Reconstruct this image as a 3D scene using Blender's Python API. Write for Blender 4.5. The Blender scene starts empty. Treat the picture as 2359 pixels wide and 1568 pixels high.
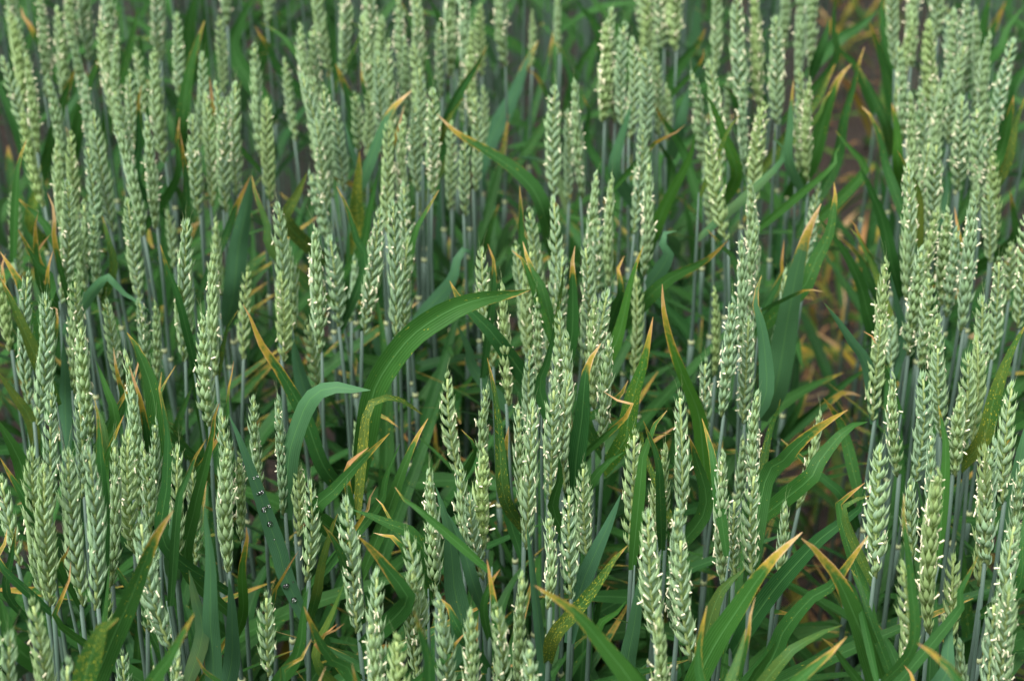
import bpy, math, random
import numpy as np
from mathutils import Vector, Matrix, Quaternion, noise

random.seed(11)
R = math.radians
scene = bpy.context.scene
COL = scene.collection

# ---------------------------------------------------------------- camera, sky, sun, exposure
PITCH = R(32.0)
CAM_Z = 1.27
FOC = 3536.0                       # focal length in pixels of a 2359 x 1568 picture
PW, PH = 2359.0, 1568.0
CAM = Vector((0.0, 0.0, CAM_Z))
cam_data = bpy.data.cameras.new('camera')
cam_data.sensor_fit = 'HORIZONTAL'
cam_data.sensor_width = 23.6
cam_data.lens = 23.6 * FOC / PW
cam_data.clip_start = 0.02
cam_data.clip_end = 500.0
cam_data.dof.use_dof = True
cam_data.dof.focus_distance = 0.785
cam_data.dof.aperture_fstop = 6.6
cam = bpy.data.objects.new('camera', cam_data)
cam.location = CAM
cam.rotation_euler = (math.pi / 2 - PITCH, 0, 0)
COL.objects.link(cam)
scene.camera = cam

SUN_EL, SUN_AZ = R(60), R(224)
world = bpy.data.worlds.new('World')
scene.world = world
world.use_nodes = True
wn = world.node_tree
bg = wn.nodes['Background']
sky = wn.nodes.new('ShaderNodeTexSky')
sky.sky_type = 'NISHITA'
sky.sun_disc = False
sky.sun_elevation = SUN_EL
sky.sun_rotation = SUN_AZ
sky.air_density = 1.0
sky.dust_density = 6.0
sky.ozone_density = 1.0
hs = wn.nodes.new('ShaderNodeHueSaturation')      # overcast: the cloud layer greys the sky evenly
hs.inputs['Saturation'].default_value = 0.22
wn.links.new(sky.outputs[0], hs.inputs['Color'])
wn.links.new(hs.outputs[0], bg.inputs['Color'])
bg.inputs['Strength'].default_value = 0.115
sd = bpy.data.lights.new('sun', 'SUN')
sd.energy = 1.25
sd.angle = R(45)
sd.color = (1.0, 0.975, 0.93)
sun = bpy.data.objects.new('sun', sd)
d = Vector((math.sin(SUN_AZ) * math.cos(SUN_EL), math.cos(SUN_AZ) * math.cos(SUN_EL), math.sin(SUN_EL)))
sun.rotation_euler = d.to_track_quat('Z', 'Y').to_euler()
sun.location = (0, 0, 6)
COL.objects.link(sun)
vs = scene.view_settings
vs.view_transform = 'Standard'
vs.look = 'None'
vs.exposure = 1.58
vs.gamma = 1.0
vs.use_curve_mapping = False

scene.cycles.max_bounces = 4
scene.cycles.diffuse_bounces = 2
scene.cycles.glossy_bounces = 2
scene.cycles.transmission_bounces = 4
scene.cycles.use_light_tree = False
# ---------------------------------------------------------------- measured data
# The photograph was read in sixteen enlarged tiles (columns A-D, rows 0-3).
# EARS: tile, tip x y, base x y (tile pixels), width, flags
#   h = two rows seen side by side, n = one row facing, w = many anthers, a = long awns, d = deep/dim
EARS = """
A0 60 -300 180 700 120
A0 330 -150 430 900 130 w
A0 520 0 600 980 120
A0 640 -400 720 600 130 w
A0 750 -420 830 560 130 w
A0 960 -350 960 680 150 w
A0 1095 210 1120 1250 120
A0 1400 -450 1460 580 140 w
A0 1490 -380 1500 560 110
A0 1240 420 1330 1050 100
A0 1430 370 1520 1500 140
A0 1630 70 1660 930 125 h
A0 1860 430 1835 1350 120 h
A0 2010 110 2060 860 100
A0 2020 -700 2090 240 130 w
A0 0 480 250 1290 115 h
A0 230 430 350 1410 125 w
A0 1195 590 1255 1500 120
A0 850 960 1040 2127 145 ha
A0 1030 1050 1320 2180 150 n
A0 1340 1000 1435 2107 145 w
A0 1770 1000 1830 1967 140 ha
A0 1890 780 1960 1900 120
A0 1970 680 2070 1760 120
A0 2110 830 2080 1950 140 hw
A0 2175 680 2180 1800 120 a
A0 2340 330 2400 1450 130
A0 520 1230 570 2150 110
A0 650 1150 690 2150 110 h
A0 790 1270 870 2250 130
A1 600 30 570 1220 165 h
A1 700 330 800 1140 120
A1 770 240 790 1000 110
A1 870 330 925 1180 140 n
A1 1170 210 1290 1200 145 h
A1 1735 360 1690 1757 170 ha
A1 1990 400 2030 1150 110
A1 1975 640 1990 1900 155 n
A1 1860 1260 1930 2367 200 naw
A1 95 170 150 1060 120 d
A1 -30 800 95 1670 130
A1 275 850 270 2150 130
A1 400 1060 340 2337 170 ha
A1 970 1150 1110 2000 110 h
A1 1270 1150 1340 1900 110
A1 1420 1180 1440 1950 100
A1 1540 350 1600 900 80 d
A1 2290 850 2240 1750 100 d
A1 740 1330 840 2467 190 n
A1 690 920 690 2050 150 w
A2 715 460 760 1450 130
A2 480 350 480 1500 140 h
A2 300 890 400 2350 190 h
A2 410 1050 470 2440 180 h
A2 620 910 760 2440 190 ha
A2 790 870 880 2480 170 h
A2 1140 20 1220 1300 130
A2 1220 420 1290 1560 200 n
A2 1190 760 1250 1980 190 h
A2 1310 900 1390 2000 130
A2 1050 820 1020 2270 130 na
A2 1435 670 1450 1700 100
A2 1640 900 1640 2050 115 ha
A2 2030 570 2080 1750 130
A2 2110 880 2110 2137 200 nw
B2 -10 460 60 1450 120
A2 2190 1000 2225 1850 120 w
A2 0 1220 185 2070 150 h
A3 270 710 430 2200 190 h
A3 110 1010 200 2500 170 ha
A3 630 1260 750 2700 180 h
A3 1290 -20 1570 1290 190 hw
A3 1430 330 1370 1100 150 w
A3 1110 1260 1080 2100 120 d
A3 1660 1240 1640 2300 130 w
A3 1760 -450 1800 510 100 d
A3 970 700 960 1500 110 d
B0 100 850 130 1850 130 h
B0 400 150 560 1250 120
B0 390 590 690 1817 145 h
B0 540 -350 680 680 130 h
B0 800 -350 790 690 120 hw
B0 260 490 370 1300 95 d
B0 620 740 680 1747 140 hw
B0 720 900 810 1767 140 h
B0 900 830 935 1380 115 a
B0 1030 820 1020 1480 110 h
B0 1050 -300 1090 800 140 w
B0 1160 90 1180 1130 130
B0 1230 300 1290 1300 110
B0 1320 -100 1420 1000 130 w
B0 1430 -350 1530 700 130
B0 1500 540 1520 1450 110
B0 1760 -450 1790 700 160 w
B0 1690 180 1710 900 90
B0 1900 -300 1940 830 140 w
B0 2070 0 2080 700 110 d
B0 1630 750 1630 1800 150 hwa
B0 1230 1050 1210 2150 130 h
B0 1370 1000 1380 2100 130 w
B0 1480 900 1490 1770 130 h
B0 1800 1060 1790 1930 120 d
B0 1930 1180 1930 1987 110 h
B0 1920 600 1930 1170 90 d
B0 2090 770 2080 1400 90 d
B0 2260 -450 2290 620 140 w
B0 90 -700 110 220 120 d
B1 180 210 240 1500 140 ha
B1 270 600 350 1470 120
B1 220 900 250 1757 150 h
B1 480 -30 690 720 150
B1 540 440 590 1687 180 nwa
B1 670 560 760 1450 160 hw
B1 905 770 870 1400 80 d
B1 1150 270 1000 1500 165 hw
B1 1250 180 1290 1560 130
B1 1410 560 1390 1560 150 h
B1 1360 60 1420 1000 130 w
B1 2080 640 2190 1817 140 wa
B1 2260 980 2330 2167 150 nwa
B2 190 440 250 1600 130 nwa
B1 460 1350 570 2067 85 d
B2 490 1250 460 2220 125 ha
B2 370 1100 390 1800 100 a
B2 960 640 1010 1400 85 d
B2 815 1370 930 2690 180 hw
B2 1770 250 1870 1250 150 hwa
B2 1590 1120 1650 2360 185 nwa
B2 1880 1100 1930 2000 110
B2 1970 1370 2090 2200 150 wa
B2 2110 950 2070 2030 220 nw
B2 2140 340 2130 1400 130 w
B3 100 720 120 1520 125 h
B3 1370 140 1500 1300 170 ha
B3 1450 450 1490 1560 170
B3 1640 680 1730 1900 160
B3 1120 480 1180 1650 150 w
B3 1020 900 1100 2200 190 w
B3 1290 1060 1350 2400 220 w
B3 1980 810 2000 2100 165 w
B3 2180 780 2220 2100 165 w
C0 180 70 180 620 70 d
C0 440 -300 430 500 80 d
C0 860 130 840 1120 175 nw
C0 930 -10 945 1130 120
C0 400 720 390 1807 160 hwa
C0 570 650 650 1827 135 w
C0 510 950 510 1870 95 d
C0 1200 -600 1220 350 150 w
C0 1340 -500 1400 440 160 w
C0 1500 -550 1500 470 150 w
C0 1100 290 1090 1280 130
C0 1220 380 1200 1400 140 h
C0 1300 200 1310 900 100
C0 1345 540 1350 1250 85
C0 1420 760 1420 1300 80
C0 1200 1080 1120 2147 130 h
C0 1260 1380 1220 2537 150 nwa
C0 1640 590 1750 1520 125 wa
C0 1790 490 1930 1600 140 wa
C0 1870 -350 1870 680 110
C0 2000 640 2000 1350 90 d
C0 2080 -150 2130 1050 165 hw
C0 2230 -200 2280 1000 130 w
C0 1830 1150 1970 2217 160 hw
C0 1790 1200 1840 2130 95 d
C0 2330 880 2220 1900 150 w
C0 2140 650 2190 1700 130 w
C1 2180 20 2230 1150 150 nw
C1 145 290 280 1300 130 h
C1 370 180 370 1300 125 h
C1 480 660 470 1750 120 wa
C1 660 600 660 1800 150 hwa
C1 890 1050 700 2117 160 hwa
C1 790 -60 690 1000 135 w
C1 925 -30 890 1080 130 nw
C1 800 450 800 1130 140 w
C1 1130 850 1120 1900 100 d
C1 1850 1030 1860 1900 95 d
C1 2110 520 2110 1700 145 nw
C1 2280 400 2200 1600 150 nw
C1 2040 1110 1930 2267 180 nw
C1 2180 1280 2130 2327 150 hw
C1 20 590 130 1700 110 d
C1 220 1080 240 2000 130 wa
C1 430 1250 380 2400 140 w
C1 350 1160 340 1900 120
C2 170 40 180 1000 105 h
C2 60 530 100 1600 120
C2 200 450 130 1917 160 hw
C2 390 350 350 1480 165 hw
C2 550 230 490 1400 130 h
C2 660 1090 690 2010 120 hwa
C2 530 1320 540 2387 165 hw
C2 720 1340 620 1950 90
C2 1130 760 1080 1937 165 hwa
C2 1540 400 1560 1700 150 hwa
C2 1410 910 1390 1850 110 a
C2 1790 150 1800 820 120 hwa
C2 1950 920 1950 2267 180 nw
C2 2060 1400 2060 2200 100 w
C2 2280 430 2230 1350 155 nw
C2 2250 1140 2210 2187 165 hw
C2 2130 860 2080 1500 100 d
C2 1340 1210 1330 1750 100 w
C2 1530 1400 1500 2690 200 nw
C2 1260 1470 1350 2800 200 w
C3 1340 830 1370 2200 180 w
C3 325 -20 330 900 140 nw
C3 110 480 70 1700 150 n
C3 150 1130 130 2400 200 w
C3 1560 150 1640 1380 190 w
C3 2040 1480 2080 2700 170
D0 70 80 80 1150 140 w
D0 150 -500 150 480 120
D0 280 -350 260 760 130
D0 430 -300 400 620 140
D0 270 560 270 1600 110 w
D0 390 660 360 1680 110 w
D0 1150 -400 1180 650 120
D0 1190 330 1240 1300 130
D0 1330 -400 1320 620 150
D0 1480 120 1490 1200 150 w
D0 1560 -700 1560 350 150
D0 1650 100 1680 950 140
D0 1720 20 1760 1000 130 w
D0 1830 -100 1830 850 150 w
D0 1910 0 1900 1000 110
D0 2060 240 1990 1250 125 a
D0 2280 300 2070 1250 140 hwa
D0 1790 830 1740 1757 160 hwa
D0 1930 900 1950 1900 140
D0 1300 780 1290 1900 140 w
D0 1390 740 1400 1800 120 w
D0 1560 1230 1480 2300 150 w
D0 2070 1340 2060 2350 130
D0 1530 700 1560 1500 120
D1 480 80 340 900 105 wd
D1 170 880 30 1700 105 d
D1 1290 -150 1270 1200 135 w
D1 1090 740 1040 1900 140 wa
D1 1060 1280 960 2297 155 h
D1 1150 1350 1130 1820 90 h
D1 1430 640 1290 1707 185 nw
D1 1660 300 1600 1250 185 nw
D1 1740 480 1640 1350 150 w
D1 1900 150 1780 1480 165 nw
D1 2010 100 2040 850 130 h
D1 2130 750 2060 1750 135 hwa
D1 1970 1100 1890 2200 150 a
D1 2370 350 2300 1450 170 hw
D1 2230 650 2200 1200 110
D1 1570 1270 1600 2250 160 w
D1 1480 900 1400 1830 170 w
D2 1150 250 1190 1250 150 w
D2 1420 240 1360 1290 175 hw
D2 1570 -20 1600 900 165 h
D2 1840 80 1800 1000 150 h
D2 1920 -100 1880 980 130 h
D2 1770 480 1720 1250 190 nw
D2 2270 310 2160 1500 160
D2 1050 900 990 2187 215 w
D2 1510 780 1500 1900 145 w
D2 1600 1080 1480 2700 215 nw
D2 1320 1250 1330 2000 120 w
D2 2100 850 2020 2067 215 w
D2 1980 870 1940 2257 140 w
D2 480 600 270 1550 105 nad
D2 165 1470 90 2220 100 nad
D2 2380 1050 2290 2100 150 w
D3 1200 380 1250 1700 165 w
D3 1700 370 1670 1250 125 w
D3 2290 0 2150 1300 175 w
D3 2230 600 2130 1900 190 w
D3 2080 770 2000 1800 130 w
D3 1740 1150 1790 1950 110
"""
# LEAVES: tile, width, flags, then points from the base to the tip
#   o orange tip, p pale dry tip, y yellowed edges, g plain green; f in front, b behind, d deep; t glaucous, s bright
LEAVES = """
A0 110 g 1010 1000 1090 800 1180 500 1250 200 1285 0
A0 110 o 420 1500 560 1000 640 760 715 600
A0 120 o 700 1280 760 1000 830 750 940 480
A0 80 g 130 620 100 350 40 50 10 -60
A0 150 g 280 1500 130 1100 30 880 -30 700
A0 140 pf 1680 1200 1720 800 1800 450 1885 190
A0 140 gb 1740 300 1780 50 1830 -100
A0 110 gb 1900 450 1890 100 1860 -150
A0 180 gb 2160 500 2220 200 2330 -50
A0 90 pf 150 1720 180 1480 245 1290
A0 100 p 1620 1650 1630 1300 1655 1080
A0 75 of 1710 1650 1690 1450 1660 1220
A0 90 of 1270 1700 1280 1300 1275 950 1305 790
A0 60 of 2020 1150 1960 950 1930 700
A0 60 o 300 280 200 130 190 60
A0 110 gb 1310 900 1300 500 1290 280
A0 110 gd 650 1000 700 850 620 600
B0 110 o 230 660 130 450 40 330 -10 240
B0 80 p 370 500 280 370 150 270 50 215
B0 150 gd 60 500 200 200 400 -50
B0 110 o 880 1000 800 750 730 590
B0 130 of 1700 1400 1760 1150 1880 850 2050 580 2120 430
B0 70 yf 1760 1130 1840 1000 1915 890
B0 190 pf 2659 1997 2560 1750 2359 1550 2100 1380 1850 1230 1665 1050
B0 200 pbt 2060 1567 2150 1300 2359 900 2480 600 2600 380
B0 130 pft 980 1650 1120 1300 1240 1020 1440 830
B0 70 pf 1270 1330 1320 1150 1370 960
B0 90 gt 950 1650 870 1350 820 1120
B0 50 p 1000 850 975 650 970 530
B0 40 y 970 300 900 220 830 175
B0 70 g 1700 200 1640 80 1590 -20
B0 90 gb 2000 150 2100 0 2180 -120
B0 80 yb 1700 1600 1770 1400 1850 1270
B0 100 gd 100 1250 160 1100 270 950
C0 120 gb 830 400 750 200 650 80 580 -30
C0 130 gb 1060 620 980 350 850 120 700 -40
C0 110 ob 540 1150 550 800 500 600 440 450 380 380
C0 90 ob 360 1050 350 950 290 800 210 680 130 640
C0 100 ob 700 1350 710 1050 650 880
C0 130 ob 1440 780 1560 580 1700 420 1785 265
C0 50 o 1720 600 1760 440
C0 140 gt 950 1600 980 1350 1060 1100 1090 950
C0 60 of 1300 1330 1480 1240 1595 1150
C0 110 gb 1480 1567 1400 1380 1340 1300
C0 90 o 1600 1450 1480 1230 1360 1060 1300 930
C0 130 sf 2070 1600 1950 1250 1840 960 1770 860
C1 140 s 1280 650 1400 350 1530 100 1650 -150 1690 -350
C0 90 o 2080 1000 2010 850 1930 770
C0 60 yf 1990 1210 2100 1060
C0 90 ybt 420 1640 300 1520 170 1455 0 1470
C0 90 gd 600 650 750 400 800 330
C0 170 gdt 1680 500 1700 200 1720 -100
C0 140 gbt 1540 1200 1600 950 1650 750
D0 90 g 600 600 600 250 620 -50
D0 100 g 470 500 540 300 560 180
D0 110 gb 640 380 830 260 1030 80
D0 130 gb 1110 550 1060 200 1040 -50
D0 130 o 1150 1000 1090 650 990 350 935 205
D0 110 pf 600 1567 700 1080 770 850 830 600 890 430
D0 180 p 400 1500 520 1100 640 750 770 590
D0 120 y 430 950 520 780 620 590
D0 80 y 440 1100 500 950 590 830
D0 80 gb 820 640 700 500 610 400
D0 110 y 1090 1150 980 900 880 700 840 620
D0 100 p 1100 1567 1040 1300 940 1060 860 980
D0 110 os 1200 1500 1190 1200 1140 950
D0 110 p 880 1600 800 1420 690 1290 620 1200
D0 80 g 560 1567 620 1420 670 1320
D0 100 pft 190 1500 200 1200 210 1000 235 730
D0 100 yft 110 1500 60 1300 70 1160
D0 120 g 2100 500 2200 280 2380 30
D0 120 ob 1950 500 2080 250 2190 10
D0 150 gb 2200 900 2260 750 2380 600
D0 140 of 2100 1500 2200 1200 2265 880
D0 110 yf 2200 1500 2280 1150 2370 890
D0 100 gb 1990 200 2040 -50
D1 70 yf 1400 300 1340 100 1280 -30 1190 -180
A1 110 p 500 640 380 450 250 340 140 235
A1 60 pf 510 700 500 450 480 300 435 205
A1 70 pf 370 1050 330 700 325 500 350 400
A1 100 of 480 1100 330 850 240 680 165 545
A1 60 o 350 800 390 680 465 590
A1 110 of 220 1150 130 950 50 830 0 750
A1 150 yf 210 1450 100 1200 0 980
A1 70 of 440 1250 435 1000 450 880 490 740
A1 60 o 30 1000 20 850 50 770
A1 120 gt 960 1000 1100 1110 1250 1200 1370 1290
A1 90 y 1050 900 1000 650 940 420
A1 90 of 1650 1200 1560 950 1500 780 1475 680
A1 120 gb 1500 1300 1530 600 1540 -50
A1 210 gt 2150 1150 2200 700 2300 200 2340 -20
A1 80 o 2080 600 2180 330 2310 50
A1 110 yb 280 480 330 250 380 -50
A1 110 gd 1720 350 1650 200 1580 80
B2 175 of 650 1210 450 700 230 300 60 50 -60 -230 -119 -330
A1 40 p 530 1350 470 1260
A1 50 y 2080 1500 2150 1350 2195 1290
A2 200 of 1420 560 1350 300 1250 50 1170 -70
B1 110 y 170 770 100 500 0 230 -40 50
B1 150 y 280 480 370 250 470 20
B1 90 of 1010 880 930 650 840 350 740 150
B1 150 y 940 600 930 300 950 0 955 -170
B1 90 g 980 700 1040 400 1130 0
B1 80 pf 1450 640 1530 450 1685 185
B1 150 gd 1600 1100 1620 800 1480 300
B1 150 gdt 1680 1200 1700 700 1700 100
B1 150 gbt 1780 1050 1840 850 1900 740 1970 720 1985 850
B1 90 ob 2120 650 2180 450 2240 310
B1 240 ofW 1030 2300 1080 2050 1200 1820 1400 1560 1600 1400 1850 1260 2100 1180 2359 1140 2530 1100
B1 170 of 2230 1567 2080 1400 1920 1240 1830 1120 1785 1020
B1 95 of 2180 1150 2190 850 2135 680
B1 60 gb 840 1100 850 600 850 420
B1 200 gd 1150 1700 1140 1350 1150 1050
B2 130 gbt 2030 300 1960 80 1850 -150
C1 90 pf 110 750 80 350 70 140
C1 110 pf 300 1150 200 950 130 780 100 660
C1 80 of 140 920 60 790 0 740
C1 130 pf 550 1550 560 1150 555 850 580 700
C1 50 yf 430 1250 460 1050 475 880
C1 150 sof 900 1720 990 1500 1050 1250 1120 950 1190 750 1210 700
C1 110 o 1000 1130 970 950 1000 850 1035 790
C1 170 o 1250 1180 1450 1000 1700 880 1830 800 1985 650
C1 80 p 2060 860 1950 720 1800 550
C1 170 sof 1780 2900 1760 2600 1720 2250 1580 1900 1470 1600 1400 1300 1385 1050
C1 150 gt 1440 790 1370 660 1420 570 1520 560
C2 190 syof 1050 900 1060 800 1120 500 1220 200 1260 0 1300 -215
C1 180 gd 1150 1567 1100 1350 1080 1200
C1 100 gd 1700 900 1650 550 1570 190
C1 150 pft 2330 2100 2340 1800 2300 1450 2240 1200 2300 970
C1 140 gd 580 750 570 450 620 200
D1 250 pft 60 2050 130 1700 170 1450 250 1000 340 650 420 450 490 310
D1 160 of 310 1100 430 850 560 600 600 400 620 250 610 115
D1 150 g 980 1500 850 1050 700 750 560 560 480 450
D1 90 o 1000 950 880 700 790 480 720 420
D1 80 y 1010 1000 900 760 820 600 760 535
D1 110 pb 980 1100 850 800 700 650 620 570
D1 130 g 1150 900 1050 450 930 150 850 -30
D1 160 gd 1200 850 1120 400 1030 0
D1 130 pft 950 2000 890 1750 780 1600 650 1400 515 1220
D1 70 o 120 1000 130 850 150 640
D1 40 p 340 1105 430 1110 515 1122
D1 50 o 980 1580 920 1500 870 1480
D1 110 gt 1250 1567 1180 1200 1130 950
D1 120 ob 2250 650 2260 400 2230 190
D1 70 o 1750 800 1740 500 1720 340
D2 150 yf 1990 900 2080 550 2180 250 2280 20 2380 -150
D1 120 gbt 1560 550 1640 200 1650 0
A2 70 p 1120 650 1090 350 1060 200 1045 70
A2 40 o 1240 340 1260 200 1290 100
A2 70 of 1310 620 1250 420 1190 230
A2 80 o 1400 720 1450 550 1530 380 1620 230
A2 150 ofF 1530 1900 1540 1300 1550 900 1510 640 1470 450 1490 290
A2 100 of 1640 1500 1730 1250 1790 1090 1900 910
A2 150 of 1720 2100 1790 1567 1880 1200 1950 900 1975 700 2020 580
A2 50 o 1980 950 2020 850 2080 690
A2 40 o 2100 700 2100 500 2140 300 2155 180
B3 170 ftD 285 640 220 400 100 50 -20 -300 -150 -650 -250 -880
A2 120 ofF 960 1900 950 1400 920 1000 910 750 870 530
A2 100 of 970 1280 960 1150 1050 900 1140 690
A2 90 y 1000 1000 950 750 880 600
A2 200 g 250 1300 130 1000 -50 700
A2 110 of 250 1500 130 1300 0 1080
A2 110 y 290 750 130 500 -30 280
A2 120 g 1060 760 960 400 880 180
A2 120 gb 1900 950 1830 600 1760 150
A2 90 gb 1630 850 1700 600 1770 430
A2 110 yb 1790 1100 1690 950 1560 780
A2 120 gt 600 600 600 300 580 0
A3 250 pfF 850 1620 1000 1250 1200 800 1350 420 1450 200 1590 0
A3 230 yfFW 750 1650 850 1300 950 1050 1000 985 1095 985
A3 180 ofF 1350 1650 1500 1450 1640 1200 1785 945
A3 170 gft 1950 1600 1930 1000 1930 500 1890 100 1875 -60
A3 150 yt 1860 1150 1800 850 1735 550
A3 90 o 2040 1600 1900 1500 1800 1340
A3 110 os 2230 950 2220 550 2270 250 2260 150
A3 80 o 60 750 110 400 150 150
A3 80 p 0 500 40 320 65 170
A3 70 o 510 1000 620 700 650 470
A3 60 o 560 520 600 420 635 320
A3 130 gd 1260 1700 1280 1000 1330 800
A3 170 gt 1580 380 1600 100 1640 -100
A3 170 gt 2090 1567 2130 1000 2100 620
A3 180 gd 140 1250 50 1000 0 780
B2 200 gftW 300 1100 380 800 450 620 560 480 720 430 900 450 1055 460
B2 110 y 1010 760 1040 620 1130 540 1280 530 1400 590 1535 685
B2 180 gbt 500 650 400 300 330 -50
B2 190 of 540 1600 700 1400 900 1180 1080 1000 1230 855
B2 70 o 830 1220 920 1080 1040 985
B2 130 o 1220 1567 1350 1200 1480 900 1585 720
B2 110 g 1100 1567 1200 1250 1330 950
B2 70 yb 1050 730 1200 720 1310 800
B2 60 od 1660 1200 1650 900 1640 640
B2 130 yf 2290 1450 2240 900 2200 500 2130 160
B2 60 p 1020 1567 1050 1430 1110 1340
B2 90 pf 1530 1580 1380 1480 1280 1350
B2 40 o 1200 1580 1100 1450
B2 90 o 2020 1000 1950 900 1890 820
B2 90 gd 1850 500 2000 320 2100 250
B2 110 p 2320 1567 2290 1100 2330 790
B2 200 gdt 1200 250 1100 0 1050 -150
B3 160 g 1500 290 1200 110 880 -10
B3 120 pf 800 450 700 250 610 130
B3 110 y 560 750 600 500 700 150 750 30
B3 200 of 1380 850 1250 600 1100 400 930 230
B3 70 p 1310 300 1200 240 1080 205
B3 230 gt 1890 1150 1820 700 1780 250 1720 0 1650 -220
B3 130 gt 1990 650 1900 350 1800 130 1700 -50
B3 160 o 1870 1100 1780 900 1690 800
B3 90 o 1750 1350 1830 1220 1930 1110
B3 180 ofF 1600 1650 1600 1400 1540 1200 1450 920
B3 140 of 880 1500 700 1370 560 1150 440 880
B3 60 o 560 1250 640 1130 745 1040
B3 60 o 600 1240 700 1120 810 1035
B3 70 pf 650 1650 640 1430
B3 80 pf 920 1650 880 1400
B3 140 of 2300 1600 2230 1200 2180 800 2120 450
B3 90 of 2090 900 2150 680 2240 540
B3 100 p 250 1600 420 1350 510 1180
B3 120 y 560 1400 700 950 820 650
B3 200 gd 740 1600 760 1300 850 1150
B3 60 o 150 840 250 600 390 370
B3 150 g 380 1330 440 900 480 700
C2 190 pf 560 1500 590 1100 640 750 670 400 700 220 820 30
C2 110 p 690 740 850 640 1000 500 1070 370
C2 70 o 1090 660 980 560 840 470
C2 130 g 700 1350 850 1150 1030 1030
C2 220 gd 760 1567 900 1250 1030 950
C2 120 pf 1190 1250 1200 1100 1270 900 1330 750 1430 645
C2 120 of 1360 1270 1330 1050 1270 900 1210 740
C2 80 y 1180 930 1330 870 1470 860
C2 110 of 1860 1150 1820 950 1750 720
C2 150 p 1780 1567 1700 1100 1630 880
C2 110 gd 1480 700 1380 500 1310 380
C2 90 gd 1480 820 1360 700 1240 640
C2 110 gf 260 480 310 250 370 0 390 -150
C2 110 g 380 1567 440 1300 430 1050
D2 180 of -30 1300 150 1100 280 950 500 780 735 640
C3 220 ofF 1150 1650 850 1250 600 950 420 820 210 690
C3 150 y 380 1150 600 900 800 650 950 430 1060 320
C3 170 gt 620 750 760 400 900 100 1000 -150
C3 180 gt 1070 1600 1130 1000 1210 450
C3 90 od 750 1100 800 850 895 690
C3 130 g 780 1150 950 950 1050 830
C3 150 y 1850 900 1950 700 2140 530
C3 240 pf 1650 1700 1850 1250 2080 900 2250 640 2400 450 2520 330 2665 200
C3 60 pf 2170 1150 2190 950 2235 790
C3 100 pf 1750 1700 1720 1500 1700 1350 1740 1100 1790 870
D3 200 g -200 1100 0 800 250 500 480 260 650 130 850 -30 895 -260
C3 130 gt 330 1600 230 900 170 400 130 100
C3 120 gd 450 1200 420 500 400 -50
C3 50 p 1000 1420 980 1320 965 1265
C3 180 yf 1950 1700 2080 1350 2150 1080
C3 130 g 2200 1567 2359 1330 2420 1200
D3 240 of 1050 1700 850 1100 650 650 500 450 400 330 305 255
D3 200 pf -30 1450 150 1100 400 800 600 680 800 400 920 230
D3 130 y 200 1300 350 1200 500 1120 680 1050
D3 150 of 230 1600 400 1450 550 1330 720 1160
D3 100 p 830 1567 700 1400 580 1230 495 1170
D3 90 o 960 1050 880 800 830 650 765 540
D3 80 o 840 850 780 700 710 620
D3 110 ofF 1330 1250 1320 700 1260 200 1240 0 1250 -150
D3 110 of 1740 930 1760 750 1850 580 1930 410
D3 140 ofF 1790 1600 1600 1400 1480 1280 1370 1215
D3 60 o 1340 1600 1250 1420
D3 200 gt 1610 1567 1650 1200 1700 950
D3 150 gd 1850 1500 1820 900 1790 300
D3 120 g 2300 700 2340 200 2360 0
D2 190 g 380 1280 450 1150 600 950 750 800 920 750
D2 100 o 650 1567 780 1400 895 1310
D2 100 y 700 1600 850 1450 950 1430
D2 110 of 1640 1100 1620 850 1570 600
D2 110 pb 700 1450 480 1250 300 1080 120 910
D2 90 y 20 830 80 700 115 540
D2 200 gdt 1240 1000 1260 600 1320 250
D2 80 pd 250 700 330 500 400 370
D2 120 ob 700 850 600 650 510 530
D2 70 pd 590 550 720 480 860 515
D2 120 gd 480 620 700 400 940 240
D2 150 gt 2250 1567 2320 1100 2380 750
"""
# ---------------------------------------------------------------- pixel helpers
CP, SP = math.cos(PITCH), math.sin(PITCH)
RIGHT = Vector((1, 0, 0)); UP = Vector((0, SP, CP)); FWD = Vector((0, CP, -SP))

def ov(tile, x, y):
    """tile pixel -> picture pixel (2359 x 1568)"""
    c = 'ABCD'.index(tile[0]); r = int(tile[1])
    k = 3.985 if r == 3 else 4.0
    return (c * 589.75 + x / k, r * 391.7 + y / k)

def ray(p):
    return RIGHT * ((p[0] - PW / 2) / FOC) - UP * ((p[1] - PH / 2) / FOC) + FWD

def at_depth(p, Y):            # point on the pixel's ray standing Y metres ahead
    d = ray(p); return CAM + d * (Y / d.y)

def at_height(p, z):
    d = ray(p); return CAM + d * ((z - CAM_Z) / d.z)

def project(P):
    v = Vector(P) - CAM
    w = v.dot(FWD)
    if w < 0.05: return (-9999, -9999)
    return (PW / 2 + FOC * v.dot(RIGHT) / w, PH / 2 - FOC * v.dot(UP) / w)

GAP = [(1905, -40), (1905, 300), (1900, 480), (1880, 620), (1865, 800), (1845, 1000), (1835, 1200), (1835, 1400),
       (1850, 1600), (1975, 1600), (1995, 1350), (1998, 1100), (2000, 900), (2005, 700), (2055, 540), (2060, 350), (2060, -40)]

def in_gap(p, pad=0):
    x, y = p; ins = False; n = len(GAP)
    for i in range(n):
        x1, y1 = GAP[i]; x2, y2 = GAP[(i + 1) % n]
        if (y1 > y) != (y2 > y) and x < (x2 - x1) * (y - y1) / (y2 - y1) + x1: ins = not ins
    return ins

def in_frame(p, m=0):
    return -m < p[0] < PW + m and -m < p[1] < PH + m

# ---------------------------------------------------------------- materials
def new_mat(name):
    m = bpy.data.materials.new(name); m.use_nodes = True
    nt = m.node_tree; nt.nodes.clear()
    return m, nt, nt.nodes, nt.links

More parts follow.
